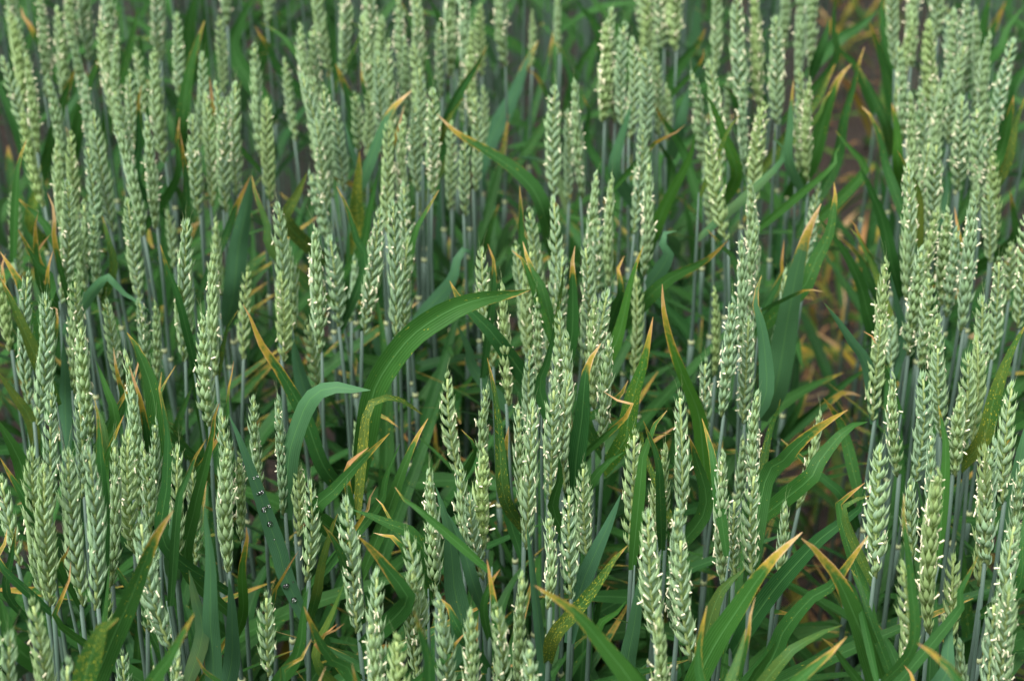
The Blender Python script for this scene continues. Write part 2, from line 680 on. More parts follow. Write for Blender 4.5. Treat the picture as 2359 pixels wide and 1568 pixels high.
class NB:
    """small node-building helper"""
    def __init__(s, nt): s.nt = nt; s.n = nt.nodes; s.l = nt.links
    def put(s, sock, v):
        if v is None: return
        if hasattr(v, 'is_linked') or hasattr(v, 'links'): s.l.new(v, sock)
        else: sock.default_value = v
    def math(s, op, a, b=None, c=None, clamp=False):
        n = s.n.new('ShaderNodeMath'); n.operation = op; n.use_clamp = clamp
        s.put(n.inputs[0], a); s.put(n.inputs[1], b)
        if c is not None: s.put(n.inputs[2], c)
        return n.outputs[0]
    def mix(s, f, a, b, blend='MIX'):
        n = s.n.new('ShaderNodeMix'); n.data_type = 'RGBA'; n.blend_type = blend; n.clamp_factor = True
        s.put(n.inputs[0], f)
        s.put(n.inputs[6], a if not isinstance(a, tuple) else (*a, 1)); s.put(n.inputs[7], b if not isinstance(b, tuple) else (*b, 1))
        return n.outputs[2]
    def step(s, v, lo, hi):
        n = s.n.new('ShaderNodeMapRange'); n.interpolation_type = 'SMOOTHSTEP'
        s.put(n.inputs[0], v); s.put(n.inputs[1], lo); s.put(n.inputs[2], hi)
        n.inputs[3].default_value = 0; n.inputs[4].default_value = 1
        return n.outputs[0]
    def noise(s, vec, scale, detail=2, rough=0.5, dim='3D'):
        n = s.n.new('ShaderNodeTexNoise'); n.noise_dimensions = dim
        if vec is not None: s.l.new(vec, n.inputs['Vector'])
        n.inputs['Scale'].default_value = scale; n.inputs['Detail'].default_value = detail; n.inputs['Roughness'].default_value = rough
        return n.outputs[0]
    def attr(s, name, kind='GEOMETRY'):
        n = s.n.new('ShaderNodeAttribute'); n.attribute_name = name; n.attribute_type = kind
        return n

def leaf_material():
    m, nt, N, L = new_mat('leaf_blade')
    b = NB(nt)
    uvn = N.new('ShaderNodeUVMap'); uvn.uv_map = 'UVMap'
    sep = N.new('ShaderNodeSeparateXYZ'); L.new(uvn.outputs[0], sep.inputs[0])
    u, v = sep.outputs[0], sep.outputs[1]
    tc = N.new('ShaderNodeTexCoord'); pos = tc.outputs['Object']
    geo = N.new('ShaderNodeNewGeometry')
    oi = N.new('ShaderNodeObjectInfo')
    dry = b.attr('dry', 'OBJECT').outputs['Fac']
    tone = b.attr('tone', 'OBJECT').outputs['Fac']
    spot = b.attr('spot', 'OBJECT').outputs['Fac']
    pale = b.attr('pale', 'OBJECT').outputs['Fac']
    yel = b.attr('yellow', 'OBJECT').outputs['Fac']
    edge = b.math('ABSOLUTE', b.math('MULTIPLY', b.math('SUBTRACT', u, 0.5), 2.0))
    # shift noise by the object's random so that shared meshes differ
    sh = N.new('ShaderNodeVectorMath'); sh.operation = 'ADD'
    cmb = N.new('ShaderNodeCombineXYZ'); rr = b.math('MULTIPLY', oi.outputs['Random'], 37.0)
    for i in range(3): L.new(rr, cmb.inputs[i])
    L.new(pos, sh.inputs[0]); L.new(cmb.outputs[0], sh.inputs[1])
    P = sh.outputs[0]
    big = b.noise(P, 28, 3)
    fine = b.noise(P, 260, 3, 0.6)
    # body colour: glaucous blue green to bright green
    body = b.mix(tone, (0.008, 0.044, 0.011), (0.022, 0.084, 0.005))
    body = b.mix(b.step(big, 0.35, 0.7), body, b.mix(tone, (0.012, 0.062, 0.017), (0.034, 0.112, 0.008)))
    # waxy bloom on the outer side of the blade
    back = b.mix(tone, (0.048, 0.124, 0.074), (0.054, 0.135, 0.038))
    body = b.mix(b.math('MULTIPLY', geo.outputs['Backfacing'], 0.8), body, back)
    body = b.mix(b.math('MULTIPLY', oi.outputs['Random'], 0.35), body, b.mix(0.5, body, (0.06, 0.15, 0.025)))
    # parallel veins
    ph = b.math('MULTIPLY', u, 62.0)
    vein = b.math('SINE', ph)
    body = b.mix(b.math('MULTIPLY_ADD', vein, 0.16, 0.16), body, b.mix(0.6, body, (0.07, 0.21, 0.06)))
    mid = b.step(edge, 0.10, 0.02)
    body = b.mix(b.math('MULTIPLY', mid, 0.45), body, (0.08, 0.20, 0.06))
    # yellow rust spots and streaks, stretched along the blade
    mp = N.new('ShaderNodeMapping'); mp.inputs['Scale'].default_value = (15, 55, 1)
    L.new(uvn.outputs[0], mp.inputs[0])
    sa = N.new('ShaderNodeVectorMath'); sa.operation = 'ADD'; L.new(mp.outputs[0], sa.inputs[0]); L.new(cmb.outputs[0], sa.inputs[1])
    sp = b.noise(sa.outputs[0], 1.0, 2, 0.55)
    lim = b.math('MULTIPLY_ADD', spot, -0.20, 0.80)
    sm = b.step(sp, lim, b.math('ADD', lim, 0.05))
    body = b.mix(b.math('MULTIPLY', sm, 0.8), body, (0.36, 0.34, 0.035))
    # whole-blade yellowing
    body = b.mix(b.math('MULTIPLY', yel, b.step(b.math('ADD', big, b.math('MULTIPLY', yel, 0.4)), 0.35, 0.75)), body, (0.30, 0.24, 0.035))
    # dying tip and margins
    vv = b.math('ADD', v, b.math('MULTIPLY', b.math('SUBTRACT', fine, 0.5), 0.22))
    vv = b.math('ADD', vv, b.math('MULTIPLY', b.math('SUBTRACT', big, 0.5), 0.30))
    e2 = b.math('MULTIPLY', b.math('POWER', edge, 4.0), b.math('MULTIPLY_ADD', big, 0.40, -0.06))
    vd = b.math('ADD', vv, e2)
    s1 = b.math('SUBTRACT', 1.12, b.math('MULTIPLY', dry, 0.50))
    f1 = b.step(vd, s1, b.math('ADD', s1, 0.14))
    f1 = b.math('MULTIPLY', f1, b.step(dry, 0.02, 0.10))
    s2 = b.math('SUBTRACT', 1.16, b.math('MULTIPLY', dry, 0.38))
    f2 = b.math('MULTIPLY', b.step(vd, s2, b.math('ADD', s2, 0.12)), b.step(dry, 0.02, 0.10))
    yellow = b.mix(fine, (0.27, 0.24, 0.03), (0.38, 0.22, 0.035))
    tip = b.mix(pale, b.mix(fine, (0.34, 0.14, 0.035), (0.42, 0.24, 0.09)), b.mix(fine, (0.44, 0.29, 0.14), (0.55, 0.42, 0.24)))
    col = b.mix(b.math('MULTIPLY', f1, 0.85), body, yellow)
    col = b.mix(f2, col, tip)
    bs = N.new('ShaderNodeBsdfPrincipled')
    L.new(col, bs.inputs['Base Color'])
    bs.inputs['Roughness'].default_value = 0.50
    bs.inputs['Specular IOR Level'].default_value = 0.13
    bp = N.new('ShaderNodeBump'); bp.inputs['Strength'].default_value = 0.25; bp.inputs['Distance'].default_value = 0.0004
    hh = b.math('ADD', b.math('MULTIPLY', vein, 0.5), b.math('MULTIPLY', fine, 0.8))
    L.new(hh, bp.inputs['Height']); L.new(bp.outputs[0], bs.inputs['Normal'])
    tr = N.new('ShaderNodeBsdfTranslucent')
    L.new(b.mix(0.45, col, b.mix(1.0, col, (1.0, 1.0, 0.35), 'MULTIPLY')), tr.inputs['Color'])
    ms = N.new('ShaderNodeMixShader'); ms.inputs[0].default_value = 0.28
    L.new(bs.outputs[0], ms.inputs[1]); L.new(tr.outputs[0], ms.inputs[2])
    out = N.new('ShaderNodeOutputMaterial'); L.new(ms.outputs[0], out.inputs[0])
    return m

def ear_material():
    m, nt, N, L = new_mat('green_husk')
    b = NB(nt)
    a = b.attr('husk').outputs['Color']
    sep = N.new('ShaderNodeSeparateColor'); L.new(a, sep.inputs[0])
    t, lemma, acr = sep.outputs[0], sep.outputs[1], sep.outputs[2]
    edge = b.math('MULTIPLY', b.math('POWER', b.math('ABSOLUTE', b.math('MULTIPLY_ADD', acr, 2.0, -1.0)), 4.0), b.math('MULTIPLY_ADD', t, 0.7, 0.35))
    nerve = b.math('SINE', b.math('MULTIPLY', acr, 34.0))
    oi = N.new('ShaderNodeObjectInfo')
    geo = N.new('ShaderNodeNewGeometry')
    nz = b.noise(geo.outputs['Position'], 240, 2)
    nf = b.noise(geo.outputs['Position'], 1500, 2)
    glume = b.mix(nz, (0.275, 0.445, 0.290), (0.345, 0.515, 0.345))
    lem = b.mix(nz, (0.320, 0.500, 0.235), (0.385, 0.555, 0.290))
    col = b.mix(lemma, glume, lem)
    col = b.mix(b.step(t, 0.45, 0.0), col, (0.31, 0.48, 0.10))              # greener-yellow at the foot
    col = b.mix(b.math('MULTIPLY_ADD', nerve, 0.16, 0.16), col, b.mix(0.6, col, (0.20, 0.31, 0.14)))
    col = b.mix(b.math('MULTIPLY', edge, 0.80), col, (0.62, 0.73, 0.56))    # papery margin
    col = b.mix(b.math('MULTIPLY', b.step(t, 0.80, 1.0), 0.5), col, (0.54, 0.65, 0.38))
    col = b.mix(b.math('MULTIPLY', oi.outputs['Random'], 0.25), col, (0.37, 0.54, 0.20))
    col = b.mix(b.math('MULTIPLY', nf, 0.15), col, (0.25, 0.35, 0.17))
    ripe = b.attr('ripe', 'OBJECT').outputs['Fac']
    col = b.mix(b.math('MULTIPLY', b.step(ripe, 0.5, 1.0), 0.40), col, (0.40, 0.52, 0.14))
    col = b.mix(b.math('MULTIPLY', b.step(ripe, 0.5, 0.0), 0.35), col, (0.22, 0.38, 0.27))
    bs = N.new('ShaderNodeBsdfPrincipled')
    L.new(col, bs.inputs['Base Color'])
    bs.inputs['Roughness'].default_value = 0.62
    bs.inputs['Specular IOR Level'].default_value = 0.25
    bp = N.new('ShaderNodeBump'); bp.inputs['Strength'].default_value = 0.3; bp.inputs['Distance'].default_value = 0.0003
    L.new(nf, bp.inputs['Height']); L.new(bp.outputs[0], bs.inputs['Normal'])
    tr = N.new('ShaderNodeBsdfTranslucent'); L.new(b.mix(1.0, col, (1.0, 1.0, 0.62), 'MULTIPLY'), tr.inputs['Color'])
    ms = N.new('ShaderNodeMixShader'); ms.inputs[0].default_value = 0.42
    L.new(bs.outputs[0], ms.inputs[1]); L.new(tr.outputs[0], ms.inputs[2])
    out = N.new('ShaderNodeOutputMaterial'); L.new(ms.outputs[0], out.inputs[0])
    return m

def simple_material(name, c1, c2, scale, rough=0.55, spec=0.3, stretch=None):
    m, nt, N, L = new_mat(name)
    b = NB(nt)
    tc = N.new('ShaderNodeTexCoord'); vec = tc.outputs['Object']
    if stretch:
        mp = N.new('ShaderNodeMapping'); mp.inputs['Scale'].default_value = stretch; L.new(vec, mp.inputs[0]); vec = mp.outputs[0]
    nz = b.noise(vec, scale, 4, 0.6)
    oi = N.new('ShaderNodeObjectInfo')
    col = b.mix(nz, c1, c2)
    col = b.mix(b.math('MULTIPLY', oi.outputs['Random'], 0.3), col, b.mix(0.5, col, c2))
    bs = N.new('ShaderNodeBsdfPrincipled'); L.new(col, bs.inputs['Base Color'])
    bs.inputs['Roughness'].default_value = rough; bs.inputs['Specular IOR Level'].default_value = spec
    out = N.new('ShaderNodeOutputMaterial'); L.new(bs.outputs[0], out.inputs[0])
    return m

def soil_material():
    m, nt, N, L = new_mat('soil')
    b = NB(nt)
    tc = N.new('ShaderNodeTexCoord')
    n1 = b.noise(tc.outputs['Object'], 9, 6, 0.6); n2 = b.noise(tc.outputs['Object'], 70, 6, 0.65); n3 = b.noise(tc.outputs['Object'], 260, 3)
    col = b.mix(n1, (0.013, 0.009, 0.006), (0.030, 0.019, 0.012))
    col = b.mix(b.step(n2, 0.45, 0.7), col, (0.050, 0.031, 0.019))
    bs = N.new('ShaderNodeBsdfPrincipled'); L.new(col, bs.inputs['Base Color']); bs.inputs['Roughness'].default_value = 0.9
    bp = N.new('ShaderNodeBump'); bp.inputs['Strength'].default_value = 0.9; bp.inputs['Distance'].default_value = 0.012
    L.new(b.math('ADD', n2, b.math('MULTIPLY', n3, 0.4)), bp.inputs['Height']); L.new(bp.outputs[0], bs.inputs['Normal'])
    out = N.new('ShaderNodeOutputMaterial'); L.new(bs.outputs[0], out.inputs[0])
    return m

M_LEAF = leaf_material()
M_EAR = ear_material()
M_STEM = simple_material('glaucous_stem', (0.045, 0.086, 0.060), (0.080, 0.122, 0.097), 120, 0.5, 0.3, (1, 1, 0.12))
M_RACHIS = simple_material('rachis', (0.22, 0.32, 0.10), (0.30, 0.36, 0.14), 200)
M_COLLAR = simple_material('collar', (0.22, 0.28, 0.12), (0.34, 0.36, 0.20), 300)
M_ANTHER = simple_material('anther', (0.66, 0.60, 0.34), (0.78, 0.76, 0.58), 900, 0.7)
M_AWN = simple_material('awn', (0.26, 0.36, 0.16), (0.36, 0.42, 0.22), 300)
M_SOIL = soil_material()
M_STRAW = simple_material('dead_leaf', (0.13, 0.06, 0.022), (0.27, 0.16, 0.065), 60, 0.75, 0.2)
M_BEETLE = simple_material('beetle_shell', (0.012, 0.008, 0.006), (0.03, 0.018, 0.012), 500, 0.25, 0.6)

def water_material():
    m, nt, N, L = new_mat('water_bead')
    gl = N.new('ShaderNodeBsdfGlossy'); gl.inputs['Roughness'].default_value = 0.03
    tp = N.new('ShaderNodeBsdfTransparent')
    fr = N.new('ShaderNodeFresnel'); fr.inputs['IOR'].default_value = 1.5
    ma = N.new('ShaderNodeMath'); ma.operation = 'MULTIPLY_ADD'; ma.inputs[1].default_value = 1.0; ma.inputs[2].default_value = 0.03
    L.new(fr.outputs[0], ma.inputs[0])
    ms = N.new('ShaderNodeMixShader'); L.new(ma.outputs[0], ms.inputs[0])
    L.new(tp.outputs[0], ms.inputs[1]); L.new(gl.outputs[0], ms.inputs[2])
    out = N.new('ShaderNodeOutputMaterial'); L.new(ms.outputs[0], out.inputs[0])
    return m
M_WATER = water_material()

# ---------------------------------------------------------------- mesh helpers
class MB:
    def __init__(s): s.v = []; s.f = []; s.m = []; s.c = []; s.uv = []; s.has_uv = False; s.has_c = False
    def add(s, verts, faces, mi=0, col=None, uv=None):
        o = len(s.v)
        s.v += [tuple(p) for p in verts]
        s.c += col if col else [(0.5, 0.5, 0, 1)] * len(verts)
        s.uv += uv if uv else [(0, 0)] * len(verts)
        if col: s.has_c = True
        if uv: s.has_uv = True
        for f in faces:
            s.f.append(tuple(i + o for i in f)); s.m.append(mi)
    def tube(s, pts, rad, seg=6, mi=0, col=None, cap=True):
        n = len(pts); vs = []; fs = []
        prev = None
        for i in range(n):
            t = (pts[min(i + 1, n - 1)] - pts[max(i - 1, 0)])
            t = t.normalized() if t.length > 1e-9 else Vector((0, 0, 1))
            if prev is None:
                a = t.cross(Vector((0.31, 0.95, 0.07))); a = a.normalized() if a.length > 1e-4 else Vector((1, 0, 0))
            else:
                a = prev - t * prev.dot(t); a.normalize()
            prev = a; bb = t.cross(a)
            r = rad[i] if hasattr(rad, '__len__') else rad
            for k in range(seg):
                an = 2 * math.pi * k / seg
                vs.append(pts[i] + (a * math.cos(an) + bb * math.sin(an)) * r)
        for i in range(n - 1):
            for k in range(seg):
                k2 = (k + 1) % seg
                fs.append((i * seg + k, i * seg + k2, (i + 1) * seg + k2, (i + 1) * seg + k))
        if cap:
            fs.append(tuple(range(seg - 1, -1, -1))); fs.append(tuple((n - 1) * seg + k for k in range(seg)))
        s.add(vs, fs, mi, [col] * len(vs) if col else None)
    def mesh(s, name, mats, smooth=True):
        me = bpy.data.meshes.new(name)
        me.from_pydata(s.v, [], s.f)
        for m in mats: me.materials.append(m)
        me.polygons.foreach_set('material_index', s.m)
        me.polygons.foreach_set('use_smooth', [smooth] * len(s.f))
        if s.has_c:
            a = me.color_attributes.new('husk', 'FLOAT_COLOR', 'POINT')
            a.data.foreach_set('color', np.array(s.c, dtype=np.float32).ravel())
        if s.has_uv:
            ul = me.uv_layers.new(name='UVMap')
            idx = np.empty(len(me.loops), dtype=np.int32); me.loops.foreach_get('vertex_index', idx)
            ul.data.foreach_set('uv', np.array(s.uv, dtype=np.float32)[idx].ravel())
        me.update()
        return me

def link(name, me, parent=None, loc=None):
    o = bpy.data.objects.new(name, me)
    COL.objects.link(o)
    if parent is not None: o.parent = parent
    if loc is not None: o.location = loc
    return o

def smooth_path(pts, n):
    """Catmull-Rom resample of a list of Vectors to n points"""
    P = [pts[0] * 2 - pts[1]] + list(pts) + [pts[-1] * 2 - pts[-2]]
    seg = len(pts) - 1
    dense = []
    for i in range(seg):
        p0, p1, p2, p3 = P[i:i + 4]
        for k in range(10):
            t = k / 10
            dense.append(0.5 * ((2 * p1) + (p2 - p0) * t + (2 * p0 - 5 * p1 + 4 * p2 - p3) * t * t + (3 * p1 - p0 - 3 * p2 + p3) * t ** 3))
    dense.append(pts[-1].copy())
    L = [0.0]
    for a, b in zip(dense, dense[1:]): L.append(L[-1] + (b - a).length)
    out = []; j = 0
    for i in range(n):
        target = L[-1] * i / (n - 1)
        while j < len(L) - 2 and L[j + 1] < target: j += 1
        f = (target - L[j]) / max(1e-9, L[j + 1] - L[j])
        out.append(dense[j].lerp(dense[j + 1], min(1, max(0, f))))
    return out

# ---------------------------------------------------------------- ground
def build_ground():
    mb = MB()
    nx, ny = 110, 150
    x0, x1, y0, y1 = -2.6, 2.6, -1.2, 5.2
    vs = []
    for j in range(ny + 1):
        for i in range(nx + 1):
            x = x0 + (x1 - x0) * i / nx; y = y0 + (y1 - y0) * j / ny
            e = min(1, 6 * min(i / nx, 1 - i / nx, j / ny, 1 - j / ny))
            z = e * (0.020 * noise.noise(Vector((x * 9, y * 9, 0))) + 0.012 * noise.noise(Vector((x * 30, y * 30, 3))))
            vs.append((x, y, z))
    fs = [(j * (nx + 1) + i, j * (nx + 1) + i + 1, (j + 1) * (nx + 1) + i + 1, (j + 1) * (nx + 1) + i) for j in range(ny) for i in range(nx)]
    mb.add(vs, fs)
    # the same sheet goes on to the horizon
    B = 150.0
    o = [(-B, -B, 0), (B, -B, 0), (B, B, 0), (-B, B, 0), (x0, y0, 0), (x1, y0, 0), (x1, y1, 0), (x0, y1, 0)]
    mb.add(o, [(0, 1, 5, 4), (1, 2, 6, 5), (2, 3, 7, 6), (3, 0, 4, 7)])
    g = link('ground', mb.mesh('ground', [M_SOIL]))
    g['kind'] = 'structure'; g['label'] = 'dark brown soil under the wheat, bare in the gap'
build_ground()

def ground_z(x, y):
    return 0.020 * noise.noise(Vector((x * 9, y * 9, 0))) + 0.012 * noise.noise(Vector((x * 30, y * 30, 3)))

# ---------------------------------------------------------------- spikelets
MM = 0.001
HUSK_W = [0.42, 0.86, 1.0, 0.93, 0.66, 0.30, 0.03]
def husk(mb, base, tip, side, out, w, th, bulge, lemma, beak=0.12, ns=6, sg=7):
    """one glume or lemma: a pointed boat from base to tip; side = width direction, out = belly direction"""
    ax = tip - base
    vs = []; col = []
    for i in range(ns + 1):
        u = i / ns
        p = base + ax * u + out * (bulge * math.sin(math.pi * min(1, u * 0.95)))
        k = HUSK_W[i]
        p = p + out * (0.35 * th * max(0, u - .75) * 4)
        for q in range(sg):
            an = 2 * math.pi * q / sg
            c, s_ = math.cos(an), math.sin(an)
            keel = 1.0 + 0.30 * max(0, s_) ** 4
            vs.append(p + side * (w * k * c) + out * (th * k * s_ * keel * (1.0 if s_ > 0 else 0.45)))
            col.append((u, lemma, c * .5 + .5, 1))
    fs = []
    for i in range(ns):
        for q in range(sg):
            q2 = (q + 1) % sg
            fs.append((i * sg + q, i * sg + q2, (i + 1) * sg + q2, (i + 1) * sg + q))
    fs.append(tuple(ns * sg + q for q in range(sg)))
    mb.add(vs, fs, 0, col)
    # the husk runs out into a short stiff point
    d_ = (ax.normalized() + out * 0.18).normalized(); r0 = 0.16 * MM
    t_ = tip + out * (0.35 * th) - d_ * 0.5 * MM
    ln_ = (1.0 + 1.5 * lemma) * MM
    mb.add([t_ + side * r0, t_ - side * r0 * .5 + out * r0, t_ - side * r0 * .5 - out * r0, t_ + d_ * (ln_ + .5 * MM)],
           [(0, 1, 3), (1, 2, 3), (2, 0, 3)], 0, [(.9, lemma, .5, 1)] * 4)

def make_spikelet(seed, anthers=0, awns=0, terminal=False):
    rnd = random.Random(seed)
    mb = MB(); j = lambda a: rnd.uniform(-a, a)
    X, Y, Z = Vector((1, 0, 0)), Vector((0, 1, 0)), Vector((0, 0, 1))
    tips = []
    for s in (-1, 1):
        # glume: short, stiff, at the outside
        b0 = Vector((-0.2, 1.6 * s, -0.6)) * MM
        t0 = Vector((2.5 + j(.5), (4.1 + j(.5)) * s, 8.6 + j(.7))) * MM
        o = (X * 0.45 + Y * s * 0.89).normalized()
        sd_ = (X * -0.89 + Y * s * 0.45).normalized()
        husk(mb, b0, t0, sd_, o, 2.15 * MM, 1.4 * MM, 0.7 * MM, 0.0)
        # lemma above it
        b1 = Vector((1.3, 1.2 * s, 0.9)) * MM
        t1 = Vector((5.2 + j(.6), (3.5 + j(.6)) * s, 11.6 + j(.8))) * MM
        o = (X * 0.66 + Y * s * 0.75).normalized()
        sd_ = (X * -0.75 + Y * s * 0.66).normalized()
        husk(mb, b1, t1, sd_, o, 2.15 * MM, 1.45 * MM, 1.0 * MM, 0.75 + j(.2))
        tips += [t0, t1]
    b2 = Vector((2.0, j(.5), 3.0)) * MM
    t2 = Vector((3.6 + j(.4), j(1.2), 13.0 + j(.8))) * MM
    husk(mb, b2, t2, Y, X, 2.2 * MM, 1.45 * MM, 1.3 * MM, 1.0)
    tips.append(t2)
    for k in range(anthers):
        s = rnd.choice((-1, 1))
        root = Vector((rnd.uniform(2.2, 4.4), s * rnd.uniform(2.2, 4.2), rnd.uniform(5.0, 9.5))) * MM
        dr = (X * rnd.uniform(.05, .6) + Y * s * rnd.uniform(0.5, 1.0) + Z * rnd.uniform(-.8, .6)).normalized()
        a0 = root + dr * rnd.uniform(.6, 1.6) * MM
        mb.tube([root, (root + a0) / 2 + Z * 0.2 * MM, a0], 0.10 * MM, 3, 1)
        d2 = (dr * .35 + Vector((j(.6), j(.5), -.5 + j(1.1)))).normalized()
        ln = rnd.uniform(3.4, 5.2) * MM
        mb.tube([a0, a0 + d2 * ln * .15, a0 + d2 * ln * .5, a0 + d2 * ln * .85, a0 + d2 * ln],
                [0.16 * MM, 0.64 * MM, 0.52 * MM, 0.66 * MM, 0.2 * MM], 5, 1)
    for k in range(awns):
        t = rnd.choice(tips[1::2] + [t2])
        ln = (rnd.uniform(9, 30) if terminal else rnd.uniform(4, 15)) * MM
        dr = (Z + X * rnd.uniform(.0, .35) + Y * j(.3)).normalized()
        c = X * rnd.uniform(-.12, .22) + Y * j(.25)
        pts = [t - dr * 1.0 * MM + dr * ln * u + c * ln * u * u for u in (0, .25, .5, .75, 1)]
        mb.tube(pts, [.22 * MM, .18 * MM, .14 * MM, .11 * MM, .05 * MM], 3, 2)
    return mb.mesh('spikelet', [M_EAR, M_ANTHER, M_AWN])

SP_PLAIN = [make_spikelet(100 + i) for i in range(5)]
SP_ANTH = [make_spikelet(200 + i, anthers=2 + i % 3) for i in range(9)]
SP_AWN = [make_spikelet(300 + i, anthers=i % 2, awns=1) for i in range(4)]
SP_TOP = [make_spikelet(400 + i, terminal=True, awns=1) for i in range(3)]
SP_TOPA = [make_spikelet(430 + i, terminal=True, awns=3) for i in range(4)]

# ---------------------------------------------------------------- plants
class Plant: pass
PLANTS = []

def parse_ears():
    for ln in EARS.strip().splitlines():
        w = ln.split()
        e = Plant(); e.tile = w[0]
        x = [float(k) for k in w[1:6]]
        e.tip_px = ov(w[0], x[0], x[1]); e.base_px = ov(w[0], x[2], x[3]); e.w_px = x[4] / 4.0
        e.flags = w[6] if len(w) > 6 else ''
        e.ear = True; e.leaves = []
        PLANTS.append(e)
parse_ears()

# further ears that close the densest clumps of the stand, tucked in behind the ones read singly
CLUMPS = [(5, 330, -120, 250, 8), (650, 780, -60, 300, 3), (830, 1110, -100, 280, 7), (1430, 1560, -80, 180, 2),
          (2070, 2300, -100, 480, 7), (1190, 1410, 460, 760, 4)]
def add_clumps():
    rnd = random.Random(404)
    for x0, x1, y0, y1, n in CLUMPS:
        got = 0
        for t in range(400):
            x = rnd.uniform(x0, x1); y = rnd.uniform(y0, y1)
            if any(abs(q.tip_px[0] - x) < 13 and abs(q.tip_px[1] - y) < 75 for q in PLANTS): continue
            ln = 235 + 75 * (y + 100) / 1000 + rnd.uniform(-20, 20)
            e = Plant(); e.tile = 'X'; e.tip_px = (x, y)
            e.base_px = (x + (PW / 2 - x) * ln / 5600 + rnd.uniform(-12, 12), y + ln)
            e.w_px = rnd.uniform(28, 34); e.flags = rnd.choice(('', 'w', 'w', 'h', 'n')); e.ear = True; e.leaves = []
            PLANTS.append(e); got += 1
            if got >= n: break
add_clumps()

Z0, L0 = 0.850, 0.092
def solve(e):
    best = None
    z0 = Z0 - (0.055 if 'd' in e.flags else 0.0)
    L00 = L0 - (0.012 if 'd' in e.flags else 0.0)
    for k in range(240):
        Y = 0.30 + 0.006 * k
        T = at_depth(e.tip_px, Y); B = at_depth(e.base_px, Y)
        L = (T - B).length; wid = e.w_px * (T - CAM).length / FOC
        c = ((T.z - z0) / 0.028) ** 2 + (math.log(L / L00) / 0.13) ** 2 + (math.log(wid / 0.0118) / 0.35) ** 2
        if best is None or c < best[0]: best = (c, Y)
    e.Y = best[1]
for e in PLANTS: solve(e)

def seg_close(a, b):
    """smallest picture distance between two ears, relative to their widths"""
    m = 1e9
    for i in range(6):
        for j in range(6):
            p = (a.tip_px[0] + (a.base_px[0] - a.tip_px[0]) * i / 5, a.tip_px[1] + (a.base_px[1] - a.tip_px[1]) * i / 5)
            q = (b.tip_px[0] + (b.base_px[0] - b.tip_px[0]) * j / 5, b.tip_px[1] + (b.base_px[1] - b.tip_px[1]) * j / 5)
            m = min(m, math.hypot(p[0] - q[0], (p[1] - q[1]) * 0.5))
    return m - 0.45 * (a.w_px + b.w_px)
pairs = [(a, b) for i, a in enumerate(PLANTS) for b in PLANTS[i + 1:]
         if abs(a.tip_px[0] - b.tip_px[0]) < 120 and seg_close(a, b) < 0]
for it in range(12):               # ears do not grow through each other
    for a, b in pairs:
        dY = b.Y - a.Y
        if abs(dY) < 0.014:
            if abs(dY) < 1e-4: s = 1 if a.base_px[1] > b.base_px[1] else -1
            else: s = 1 if dY > 0 else -1
            pu = (0.014 - abs(dY)) * 0.25 * s
            a.Y -= pu; b.Y += pu

def stem_point(e, z):
    """point of the stem's centre line at height z"""
    s = max(0.0, e.B.z - z)
    k = 0.10 * (1 - math.exp(-s / 0.10)) - s * 0.0
    p = e.B + e.lean * k
    w = s * s * 0.05
    return Vector((p.x + e.wob[0] * w + 0.0015 * math.sin(s * 21 + e.ph), p.y + e.wob[1] * w, z))

for i, e in enumerate(PLANTS):
    rnd = random.Random(1000 + i)
    e.rnd = rnd
    e.T = at_depth(e.tip_px, e.Y); e.B = at_depth(e.base_px, e.Y + rnd.uniform(-0.010, 0.010))
    e.L = (e.T - e.B).length
    ax = (e.B - e.T) / max(0.02, e.T.z - e.B.z)
    e.lean = Vector((ax.x * 0.75, ax.y * 0.75, 0))
    e.wob = (rnd.uniform(-1, 1) * 0.7, rnd.uniform(-1, 1) * 0.7)
    e.ph = rnd.uniform(0, 6)
    e.root = stem_point(e, 0.0); e.root.z = ground_z(e.root.x, e.root.y) - 0.004

def lerp_table(t, tab):
    for (a, va), (b, vb) in zip(tab, tab[1:]):
        if t <= b: return va + (vb - va) * (t - a) / (b - a)
    return tab[-1][1]
EAR_PROFILE = [(0, .52), (.06, .72), (.16, .94), (.30, 1.02), (.50, 1.0), (.72, .84), (.88, .64), (1.0, .44)]

def build_stem(e, parent):
    mb = MB()
    n = 16; pts = []; rad = []
    zt = e.B.z + 0.001
    for k in range(n):
        z = zt + (e.root.z - zt) * k / (n - 1)
        pts.append(stem_point(e, z) - e.root)
        s = zt - z
        rad.append((0.00105 + 0.0006 * min(1, s / 0.25)) * e.girth * (1.0 if e.ear else min(1.0, 0.35 + s / 0.06)))
    mb.tube(pts, rad, 7, 0)
    for z in (e.B.z - 0.235, e.B.z - 0.47, e.B.z - 0.62):      # joints
        if z > 0.03:
            p = stem_point(e, z) - e.root
            mb.tube([p + Vector((0, 0, q)) for q in (-.004, -.0015, .0015, .004)], [.0013 * e.girth, .0024 * e.girth, .0024 * e.girth, .0013 * e.girth], 7, 0)
    return link('stem', mb.mesh('stem', [M_STEM]), parent)

def build_sheath(e, parent, ztop, zlow):
    mb = MB(); n = 7
    pts = [stem_point(e, ztop + (zlow - ztop) * k / (n - 1)) - e.root for k in range(n)]
    mb.tube(pts, [.00205 * e.girth, .0019 * e.girth] + [.0018 * e.girth] * (n - 2), 7, 0)
    p = stem_point(e, ztop) - e.root
    mb.tube([p + Vector((0, 0, q)) for q in (-.0016, .0002, .0018)], [.0020 * e.girth, .0023 * e.girth, .0020 * e.girth], 8, 1)
    return link('leaf_sheath', mb.mesh('leaf_sheath', [M_STEM, M_COLLAR]), parent)

